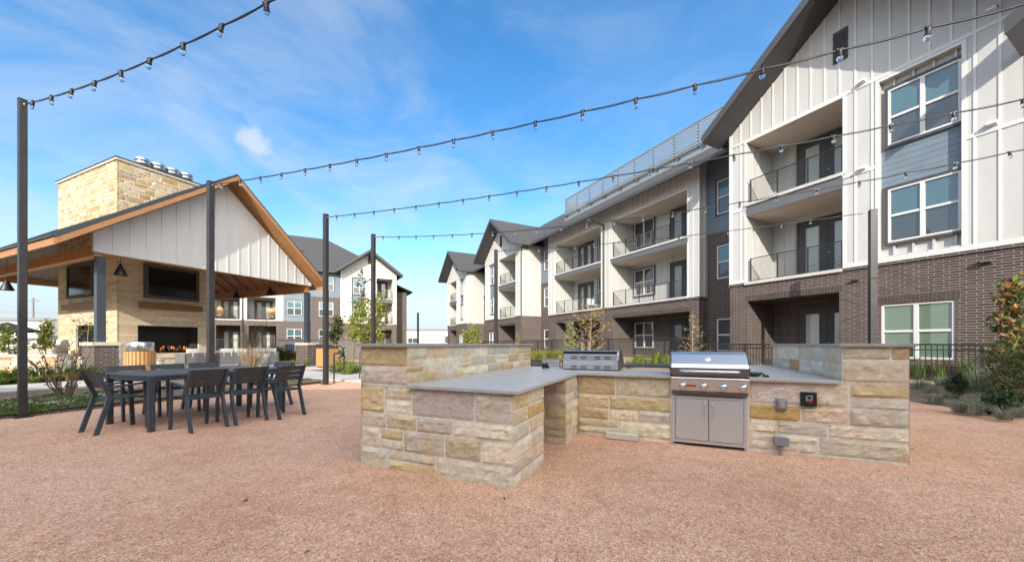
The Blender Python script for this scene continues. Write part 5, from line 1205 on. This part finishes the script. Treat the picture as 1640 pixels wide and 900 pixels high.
t = thing('patio_umbrella', 'navy patio umbrella at the far left edge beneath the pavilion roof', 'umbrella', (-1.37*36, 36, 0)); b = MB(); b.lathe([(2.1, 2.55), (0, 3.35)], 8, smooth=False); b.lathe([(2.1, 2.35), (2.1, 2.55)], 8, smooth=False); b.build('canopy', 'umbrella_navy', t)
b = MB(); b.tube([(0, 0, 0), (0, 0, 3.3)], .04, 8); b.build('pole', 'black_steel', t); b = MB(); b.lathe([(.35, 0), (.35, .12), (0, .14)], 16); b.build('base', 'black_steel', t)
t = thing('utility_pole', 'thin utility pole on the horizon under the pavilion roof', 'pole', (-143, 110, 0)); b = MB(); b.tube([(0, 0, 0), (0, 0, 15)], .25, 8); b.build('shaft', 'far_gray', t); b = MB(); b.box(-1.3, 1.6, -.1, .1, 14, 14.3); b.build('crossarm', 'far_gray', t)
b = MB()
for z in (7.4, 10.5): b.tube([(x, 0, z+.00035*(x-20)**2) for x in range(-120, 60, 12)], .045, 4)
b.build('cable', 'far_gray', t)
def fence(label, P0, P1, z0a, z0b, zta, ztb, pitch=.11, every=18):
    P0 = Vector(P0); P1 = Vector(P1); Ln = (P1-P0).length; rz_ = math.atan2(P1.y-P0.y, P1.x-P0.x)
    t = thing('metal_fence', label, 'fence', (P0.x, P0.y, 0), rz_, 'dark picket fences in front of the apartments')
    n = int(Ln/pitch); b = MB()
    z0 = lambda x: z0a+(z0b-z0a)*x/Ln; zt = lambda x: zta+(ztb-zta)*x/Ln
    for k in range(n+1):
        x = Ln*k/n
        if k % every == 0 or k == n: ps = MB(); ps.box(x-.03, x+.03, -.03, .03, z0(x)-.15, zt(x)+.01); ps.build('fence_post', 'black_steel', t)
        else: b.box(x-.0085, x+.0085, -.0085, .0085, z0(x)+.05, zt(x)-.02)
    b.build('picket_panel', 'black_steel', t)
    b = MB(); b.bar((0, 0, zta-.015), (Ln, 0, ztb-.015), .05, .045); b.bar((0, 0, z0a+.1), (Ln, 0, z0b+.1), .035, .04); b.bar((0, 0, zta-.16), (Ln, 0, ztb-.16), .03, .03); b.build('rail', 'black_steel', t)
fence('dark picket fence along the terraces of the middle apartments, behind the grills', BF.w(-.7, -.9), BF.w(-30, -.9), .45, .45, 1.5, 1.52)
fence('lower dark picket fence in front of the nearest brick gable, right of the kitchen', BF.w(9, -.75), BF.w(-1.25, -.75), .12, .28, 1.19, 1.22)
fence('far dark picket fence across the gap between the two apartment blocks', (-18, 50), (-5, 52), .5, .5, 1.75, 1.85, .16)
fence('dark picket fence before the terraces of the white block behind the lounge', LF.w(-22, -.6), LF.w(-6.4, -.6), .5, .5, 1.75, 1.75, .14)
fence('dark fence beyond the low wall at the far left', (-56, 34), (-36, 34), .1, .1, 1.7, 1.7, .14)
# building behind the camera that keeps the court in its shade
t = thing('apartment_building', 'three storey apartment block standing behind the viewer, shading the court', 'apartment building', (-55, -14, 0))
b = MB(); b.box(0, 110, -14, 0, -.3, 4); b.build('brick_wall', 'brick_dark', t)
b = MB(); b.box(0, 110, -14, 0, 4, 10.9); b.build('siding_wall', 'white_siding', t)
b = MB(); b.prism([(-.5, .6, 10.9), (-.5, -7, 11.6), (-.5, -14.6, 10.9)], (111, 0, 0)); b.build('roof', 'shingle', t)
for k in range(16):
    for z in (1, 4.6, 7.9):
        b = MB(); x = 3+6.8*k; b.box(x, x+1.6, .002, .05, z, z+1.7); f = b.build('window', 'white_trim', t); b = MB(); b.box(x+.08, x+1.52, .051, .06, z+.08, z+1.62); b.build('pane', 'pane_lower', f)
# ================================================================== PLANTS
def leaf(b, p, d, l, w_, rng):
    d = Vector(d).normalized(); s = d.cross(Vector((rng.uniform(-1, 1), rng.uniform(-1, 1), rng.uniform(-.3, 1)))).normalized()*w_*l; up = d.cross(s).normalized()*l*rng.uniform(-.12, .12)
    p = Vector(p); b.add([p, p+d*l*.45+s+up, p+d*l, p+d*l*.5-s+up], [(0, 1, 2, 3)])
def rdir(rng): return Vector((rng.gauss(0, 1), rng.gauss(0, 1), rng.gauss(0, 1))).normalized()
def ctone(c, rng, v=.3): k = 1+rng.uniform(-v, v); return (c[0]*k, c[1]*k, c[2]*k)
def tree(name, label, loc, h, crown, cols, seed, trunk_r=.03, nl=14, limb_len=.8, rise=.5, leaves=900, ll=.075, lw=.32, spread=.2, cat='tree', t0=.3, bark='bark', taper_cone=0, droop=0, group=None, twigs=2):
    """tapered trunk with limbs; leaves gathered round the outer limbs so gaps stay open"""
    rng = random.Random(seed); t = thing(name, label, cat, loc, rng.random()*6, group)
    b = MB(); pts = []; x = y = 0
    for k in range(7):
        pts.append((x, y, h*k/6*.96)); x += rng.uniform(-.03, .03)*h*.4; y += rng.uniform(-.03, .03)*h*.4
    b.tube(pts, [trunk_r*(1-.8*k/6) for k in range(7)], 7)
    anchors = []
    for k in range(nl):
        f = t0+(1-t0)*(k+rng.random()*.6)/nl; zi = f*6*.96; i = min(5, int(zi)); fr = zi-i
        p = Vector(pts[i]).lerp(Vector(pts[i+1]), min(1, fr)); a = k*2.4+rng.uniform(-.4, .4)
        ln = limb_len*((1-f)*1.1+.12 if taper_cone else (1-.75*abs(f-.55)))*rng.uniform(.75, 1.15); d = Vector((math.cos(a), math.sin(a), rise)).normalized()
        q = [p]
        for s in range(1, 5): q.append(q[-1]+(d+Vector((rng.uniform(-.25, .25), rng.uniform(-.25, .25), rng.uniform(-.15, .2)-droop*s*.2)))*ln/4)
        r0 = trunk_r*.42*(1-f*.5); b.tube(q, [r0, r0*.8, r0*.6, r0*.42, r0*.2], 5)
        anchors += [(q[j], ln) for j in (2, 3, 4)]
        for s in range(twigs):
            j = rng.choice((1, 2, 3)); dd = (d*.5+rdir(rng)*.8).normalized(); e = [q[j], q[j]+dd*ln*.2, q[j]+dd*ln*.4+Vector((0, 0, .03))]; b.tube(e, [r0*.4, r0*.28, r0*.12], 4); anchors += [(e[1], ln), (e[2], ln)]
    anchors.append((Vector(pts[-1]), .3))
    b.build('trunk', bark, t)
    b = MB()
    if leaves:
        for k in range(leaves):
            p, ln = rng.choice(anchors); o = rdir(rng)*abs(rng.gauss(0, spread)); o.z *= .8
            b.col = ctone(rng.choice(cols), rng); leaf(b, p+o, rdir(rng)+Vector((0, 0, -.2)), ll*rng.uniform(.7, 1.3), lw, rng)
        b.build('crown', 'leaf', t)
    return t
YG = [(.22, .26, .03), (.30, .30, .04), (.14, .20, .03), (.36, .30, .05), (.10, .15, .03)]
OG = [(.05, .085, .03), (.07, .11, .035), (.12, .12, .035), (.035, .06, .025)]
tree('young_tree', 'bright yellow green young tree in front of the far white gable, left of the kitchen', ((592-CXP)/FPX*19, 19, 0), 3.6, 0, YG, 31, .04, 22, 1.1, .35, 2400, .12, .34, .22, t0=.28)
tree('young_tree', 'slim yellow leaved sapling just left of the bright yellow green tree', ((567-CXP)/FPX*19.7, 19.7, 0), 2.7, 0, YG[1:4], 32, .028, 9, .55, .5, 380, .11, .34, .16, t0=.5)
tree('young_tree', 'tall almost bare shoot rising above the yellow green tree', ((583-CXP)/FPX*19.4, 19.4, 0), 5.3, 0, OG, 33, .03, 12, .45, .9, 130, .13, .4, .1, t0=.5)
tree('young_tree', 'small dark evergreen tree behind the post and the square bin', ((540-CXP)/FPX*21.5, 21.5, 0), 2.9, 0, OG, 34, .03, 12, .5, .6, 800, .13, .38, .16, t0=.45)
tree('flowering_shrub', 'dark shrub with a few pale flowers beside the square bin', ((545-CXP)/FPX*20.5, 20.5, 0), 1.1, 0, OG+[(.6, .58, .5)], 35, .02, 9, .35, .5, 300, .1, .4, .1, cat='shrub', t0=.3)
tree('young_tree', 'small yellowing tree seen over the left bar wall before the far brick corner', ((756-CXP)/FPX*16, 16, 0), 1.95, 0, YG, 36, .03, 14, .5, .5, 1100, .085, .36, .15, t0=.4)
tree('conifer', 'slender pale green conifer left of the far grill', ((911-CXP)/FPX*13, 13, .02), 2.1, 0, [(.24, .27, .12), (.30, .31, .16), (.20, .22, .1), (.38, .36, .2)], 37, .025, 26, .42, .8, 2200, .075, .16, .08, t0=.08, taper_cone=1)
tree('conifer', 'thin pale conifer in front of the brick corner above the left bar wall', ((827-CXP)/FPX*17, 17, .02), 1.75, 0, [(.24, .27, .12), (.30, .31, .16), (.2, .22, .1)], 38, .02, 18, .26, .8, 900, .075, .16, .06, t0=.1, taper_cone=1)
tree('young_tree', 'half bare young tree with yellow leaves behind the far grill', ((944-CXP)/FPX*13.4, 13.4, .03), 2.5, 0, [(.42, .30, .05), (.32, .26, .05), (.22, .2, .05), (.4, .22, .06)], 39, .02, 20, .85, .6, 520, .065, .3, .12, t0=.3, bark='twig_pale', twigs=5)
tree('young_tree', 'bare conical sapling with a pale straight trunk behind the front grill', ((1110-CXP)/FPX*12.6, 12.6, .12), 2.3, 0, [(.42, .34, .1), (.3, .26, .1)], 40, .016, 22, .7, .12, 110, .06, .3, .05, t0=.32, bark='twig_pale', taper_cone=1, droop=-.25, twigs=5)
tree('magnolia', 'tall rusty green magnolia bush against the brick at the right edge', ((1622-CXP)/FPX*7.6, 7.6, .05), 2.62, 0, [(.10, .14, .04), (.14, .18, .05), (.32, .15, .06), (.36, .19, .07), (.24, .25, .06), (.06, .09, .04)], 41, .03, 26, .46, .75, 1250, .115, .28, .11, t0=.1, taper_cone=1)
tree('young_tree', 'yellow green young tree on the far left terrace beside the fireplace', ((71-CXP)/FPX*16.6, 16.6, 0), 2.35, 0, [(.20, .24, .03), (.28, .26, .04), (.12, .17, .03)], 42, .03, 16, .5, .6, 1100, .09, .36, .12, t0=.4, taper_cone=1)
tree('young_tree', 'small leafy tree cut off by the tall post at the far left', ((14-CXP)/FPX*15.6, 15.6, 0), 1.95, 0, [(.13, .19, .03), (.2, .22, .04), (.1, .15, .03)], 43, .03, 16, .5, .6, 900, .09, .36, .13, t0=.4)
tree('climbing_plant', 'ragged green creeper hanging in front of the left fireplace opening', ((140-CXP)/FPX*14.6, 14.6, 0), 2.3, 0, [(.10, .15, .04), (.14, .18, .05)], 45, .02, 7, .8, .1, 260, .09, .2, .07, t0=.75, bark='twig_pale')
def twig_clump(name, label, loc, h, r, n, seed, mat, cols=None, leaves=0, lean=.35):
    rng = random.Random(seed); t = thing(name, label, 'shrub', loc); b = MB(); tips = []
    for k in range(n):
        a = rng.random()*6.28; l = rng.uniform(.2, 1)**.7*lean; d = Vector((math.cos(a)*l, math.sin(a)*l, 1)).normalized(); p = Vector((math.cos(a)*r*.25*rng.random(), math.sin(a)*r*.25*rng.random(), 0)); q = [p]; hh = h*rng.uniform(.6, 1.05)
        for s in range(4): q.append(q[-1]+(d+Vector((rng.uniform(-.18, .18), rng.uniform(-.18, .18), 0)))*hh/4)
        b.tube(q, [.016, .013, .011, .008, .004], 4); tips += q[1:]
        for s in range(3): j = rng.choice((1, 2, 3)); e = q[j]+(rdir(rng)*.5+d)*hh*.22; b.tube([q[j], e], [.007, .003], 4); tips.append(e)
    b.build('branches', mat, t)
    if leaves:
        b = MB()
        for k in range(leaves): b.col = ctone(rng.choice(cols), rng); leaf(b, rng.choice(tips)+rdir(rng)*.07, rdir(rng), .075*rng.uniform(.7, 1.3), .22, rng)
        b.build('foliage', 'leaf', t)
    return t
twig_clump('dry_shrub', 'rounded dry brown shrub at the right end of the lounge', ((403-CXP)/FPX*17, 17, 0), 1.15, .6, 110, 51, 'twig_pale', lean=.6)
twig_clump('desert_shrub', 'tall spiky shrub of upright green and grey stems behind the dry brown shrub', ((404-CXP)/FPX*22, 22, 0), 2.9, .5, 30, 52, 'twig_pale', [(.16, .17, .06), (.2, .2, .08)], 500, .22)
tree('young_tree', 'bare forked sapling beside the spiky shrub', ((428-CXP)/FPX*23, 23, 0), 3.3, 0, OG, 53, .03, 9, .8, .9, 0, t0=.4, bark='bark')
twig_clump('rose_bush', 'bare straggly bush with a few reddish leaves in the mulch bed by the tall post', ((104-CXP)/FPX*7.9, 7.9, .03), 1.35, .35, 16, 44, 'bark', [(.16, .06, .035), (.2, .1, .05), (.1, .1, .05)], 150, .55)
b = MB(); b.lathe([(.28, 0), (.36, .5), (.38, .75), (.33, .75)], 20); o = b.build('planter', 'cooler_gray', None, loc=((420-CXP)/FPX*18.4, 18.4, 0)); tag(o, 'round dark grey planter beside the dry brown shrub', 'planter')

def tuft_mesh(name, n, h, r, cols, seed, lw=.008, arch=.5, parent=None, mat='leaf'):
    rng = random.Random(seed); b = MB()
    for k in range(n):
        a = rng.random()*6.28; rr = r*math.sqrt(rng.random()); p = Vector((math.cos(a)*rr*.45, math.sin(a)*rr*.45, 0)); hh = h*rng.uniform(.55, 1.1); o = Vector((math.cos(a), math.sin(a), 0)); s = Vector((-o.y, o.x, 0))*lw*rng.uniform(.7, 1.3)
        m1 = p+o*r*.3*rng.uniform(.3, 1)+Vector((0, 0, hh*.6)); m2 = p+o*r*arch*rng.uniform(.6, 1.8)+Vector((0, 0, hh*rng.uniform(.75, 1))); b.col = ctone(rng.choice(cols), rng)
        b.add([p-s, p+s, m1+s*.8, m1-s*.8, m2], [(0, 1, 2, 3), (3, 2, 4)])
    return b.build(name, mat, parent)
def tufts(kind, label_fn, places, h, r, n, cols, seed, cat, group, lw=.008, arch=.5):
    """each clump is a thing of its own; three meshes shared among them"""
    rng = random.Random(seed); protos = []
    for i, (x, y, z, s) in enumerate(places):
        if i < 3: o = tuft_mesh(kind, n, h, r, cols, seed+i, lw, arch); protos.append(o.data)
        else: o = link(kind, protos[i % 3])
        o.location = (x, y, z); o.rotation_euler = (0, 0, rng.random()*6); o.scale = (s, s, s); tag(o, label_fn(i), cat, group)
GRN = [(.10, .17, .03), (.16, .24, .04), (.22, .26, .05), (.30, .30, .07)]
BLU = [(.22, .26, .20), (.28, .31, .22), (.17, .21, .16), (.38, .38, .27)]
def gp(u, v, z=0): p = px_ground(u, v, z); return p.x, p.y, z
def soil_pt(u, v):
    z = .1
    for _ in range(12):
        p = px_ground(u, v, z); d = Vector((p.x, p.y))-BF.o; z = .5*z+.5*bed_z(d.dot(BF.dx), d.dot(BF.dy))
    return p.x, p.y, z
# blue fescue in the right bed
lab = 'small blue grey grass clump in the mulch of the right hand bed'
pl = [soil_pt(u, v) for u, v in ((1475, 622), (1490, 630), (1508, 618), (1520, 640), (1552, 652), (1560, 664), (1583, 648), (1592, 660), (1632, 668), (1608, 672), (1498, 646), (1535, 660))]
tufts('blue_grass_clump', lambda i: lab, [(x, y, z, random.Random(i).uniform(.8, 1.25)) for i, (x, y, z) in enumerate(pl)], .26, .2, 130, BLU, 61, 'grass clump', 'blue grey grass clumps in the right bed', .004, .9)
pl = [soil_pt(u, v) for u, v in ((1478, 606), (1497, 604), (1515, 607), (1590, 625), (1565, 627), (1610, 632))]
tufts('feather_grass_clump', lambda i: 'taller pale feathery grass clump by the lower picket fence at the right', [(x, y, z, 1) for x, y, z in pl], .62, .34, 170, BLU+[(.34, .36, .2)], 65, 'grass clump', 'feathery grasses by the right fence', .005, .6)
pl = [tuple(BF.w(q, -.35)) for q in (4.4, 4.9, 5.3, 5.8, 6.2, 6.7)]
tufts('reed_grass_clump', lambda i: 'bright green reed clump between the right fence and the brick wall', [(p[0], p[1], .15, random.Random(i).uniform(.8, 1.1)) for i, p in enumerate(pl)], .8, .3, 110, [(.16, .25, .05), (.22, .31, .06), (.28, .33, .1)], 69, 'grass clump', 'reeds behind the right fence', .008, .35)
x, y, z = soil_pt(1535, 640)
tree('dwarf_conifer', 'small dense green cone shaped conifer in the right hand bed', (x, y, z), .52, 0, [(.035, .07, .025), (.05, .09, .03), (.02, .045, .015)], 71, .02, 30, .26, 1.1, 2600, .04, .2, .03, cat='shrub', t0=.02, taper_cone=1)
x, y, z = soil_pt(1628, 655)
tree('dark_shrub', 'dense dark green shrub at the right edge beneath the magnolia', (x, y, z), .95, 0, [(.09, .12, .035), (.14, .17, .05), (.24, .24, .07), (.06, .09, .03)], 72, .02, 30, .5, 1.0, 2200, .07, .16, .08, cat='shrub', t0=.02)
x, y, z = soil_pt(1603, 664)
tree('broadleaf_shrub', 'low glossy broad leaved shrub in front of the dark green shrub', (x, y, z), .3, 0, [(.03, .06, .025), (.05, .09, .03)], 73, .012, 10, .22, .5, 240, .09, .4, .05, cat='shrub', t0=.05)
# grasses behind the kitchen
pl = [(1022, 585), (1038, 587), (1052, 582), (1066, 588), (1010, 590), (1072, 584)]
tufts('green_grass_clump', lambda i: 'bright green grass clump in the tan mulch between the two grills', [soil_pt(u, v)+(random.Random(i).uniform(.8, 1.1),) for i, (u, v) in enumerate(pl)], .58, .36, 150, GRN, 75, 'grass clump', 'green grasses between the grills', .010, .6)
pl = [(858+k*7.5, 577+(k % 3)) for k in range(9)]
tufts('yellow_grass_clump', lambda i: 'yellow green grass clump behind the grey chairs', [soil_pt(u, v)+(random.Random(i).uniform(.85, 1.15),) for i, (u, v) in enumerate(pl)], .75, .6, 150, [(.26, .27, .04), (.32, .31, .05), (.2, .24, .04)], 79, 'grass clump', 'yellow green grasses behind the grey chairs', .012, .6)
# grass by the path end
pl = [(538, 598), (548, 596), (556, 600), (565, 598), (572, 594), (560, 590), (545, 590)]
tufts('green_grass_clump', lambda i: 'bright green grass clump beside the path behind the handrail', [gp(u, v, .03)+(random.Random(i).uniform(.8, 1.2),) for i, (u, v) in enumerate(pl)], .5, .4, 140, GRN, 83, 'grass clump', 'grasses by the path and the handrail', .008, .7)
# day lilies and shrubs along the pavilion edge
rng = random.Random(87); pl = []
for k in range(16): pl.append(tuple(PF.w(rng.uniform(.2, .75), -7.2+k*.45+rng.uniform(-.1, .1), .04))+(rng.uniform(.8, 1.25),))
tufts('day_lily', lambda i: 'green strap leaved clump between the path and the pavilion edge', pl, .5, .5, 90, [(.05, .11, .025), (.08, .15, .03), (.11, .17, .04)], 88, 'plant', 'strap leaved clumps along the pavilion', .014, .8)
pl = [tuple(PF.w(rng.uniform(.95, 1.35), -7.2+k*.42+rng.uniform(-.1, .1), .04))+(rng.uniform(.8, 1.2),) for k in range(17)]
tufts('hosta', lambda i: 'low yellow green leafy clump along the far edge of the path', pl, .3, .34, 60, [(.26, .26, .05), (.32, .28, .07), (.18, .21, .05)], 91, 'plant', 'yellow leafy clumps along the path', .03, .9)
pl = [tuple(PF.w(a, s, .04))+(k,) for a, s, k in ((.4, 7.9, .8), (.7, 8.6, 1), (1.0, 9.4, .8), (.3, 7.2, .7), (-.6, 7.8, .7), (1.1, 7.4, .6))]
tufts('green_grass_clump', lambda i: 'small green plant at the foot of the right hand brick pier', pl, .5, .35, 120, GRN[:3], 95, 'plant', 'plants round the right hand pier', .010, .6)
pl = [((u-CXP)/FPX*26.5, 26.5, 0, k) for u, k in ((432, 1.2), (441, 1.3), (450, 1.0), (460, .9), (470, .8), (424, 1.1))]
tufts('green_shrub', lambda i: 'dark green leafy clump at the foot of the grey block wall', pl, 1.0, .7, 170, [(.05, .09, .02), (.08, .12, .03)], 97, 'shrub', 'green clumps below the wall bench', .02, .6)
# flowering ground cover in the left bed
GC = None; rng = random.Random(101)
def cover_mesh(seed):
    r = random.Random(seed); b = MB()
    for k in range(420):
        a = r.random()*6.28; rr = .42*math.sqrt(r.random()); p = Vector((math.cos(a)*rr, math.sin(a)*rr*.75, .01+.11*(1-rr/.42)*r.random()+.02)); b.col = ctone(r.choice([(.08, .15, .03), (.12, .20, .04), (.16, .22, .05), (.05, .1, .02)]), r); leaf(b, p, rdir(r)+Vector((0, 0, .8)), .06*r.uniform(.6, 1.2), .2, r)
    for k in range(4):
        a = r.random()*6.28; rr = .36*math.sqrt(r.random()); p = Vector((math.cos(a)*rr, math.sin(a)*rr*.75, .15)); b.col = (.75, .73, .68)
        for j in range(5): leaf(b, p, (math.cos(j*1.256), math.sin(j*1.256), .3), .026, .45, r)
    return b
gcs = [(8, 655), (50, 660), (22, 645), (40, 642), (78, 636), (92, 633), (62, 645), (75, 651), (55, 656), (128, 645), (118, 652), (140, 640), (150, 630), (165, 640), (200, 634), (215, 628), (250, 625), (300, 618), (340, 614), (395, 612), (442, 612), (488, 609), (470, 613), (106, 640), (15, 661), (186, 641)]
for i, (u, v) in enumerate(gcs):
    x, y, z = gp(u, v, .03)
    if i < 3: o = cover_mesh(103+i).build('flowering_plant', 'leaf'); GC = (GC or [])+[o.data]
    else: o = link('flowering_plant', GC[i % 3])
    s = rng.uniform(.45, 1.0); o.location = (x, y, z); o.rotation_euler = (0, 0, rng.random()*6); o.scale = (s, s, s); tag(o, 'low green clump with tiny white flowers in the left mulch bed', 'plant', 'flowering clumps in the left bed')
# path light
x, y, z = gp(116, 632, .03); t = thing('garden_spotlight', 'round grey garden spotlight on a stake beside the bare bush', 'garden light', (x, y, z), .6)
b = MB(); b.lathe([(0, -.085), (.05, -.07), (.085, -.02), (.085, .03), (.06, .07), (0, .085)], 18, (0, 0, .22), 'x'); b.build('lamp_head', 'cooler_gray', t)
b = MB(); b.tube([(0, 0, 0), (0, 0, .16)], .014, 8); b.box(-.03, .03, -.03, .03, .10, .15); b.build('stake', 'black_plastic', t)
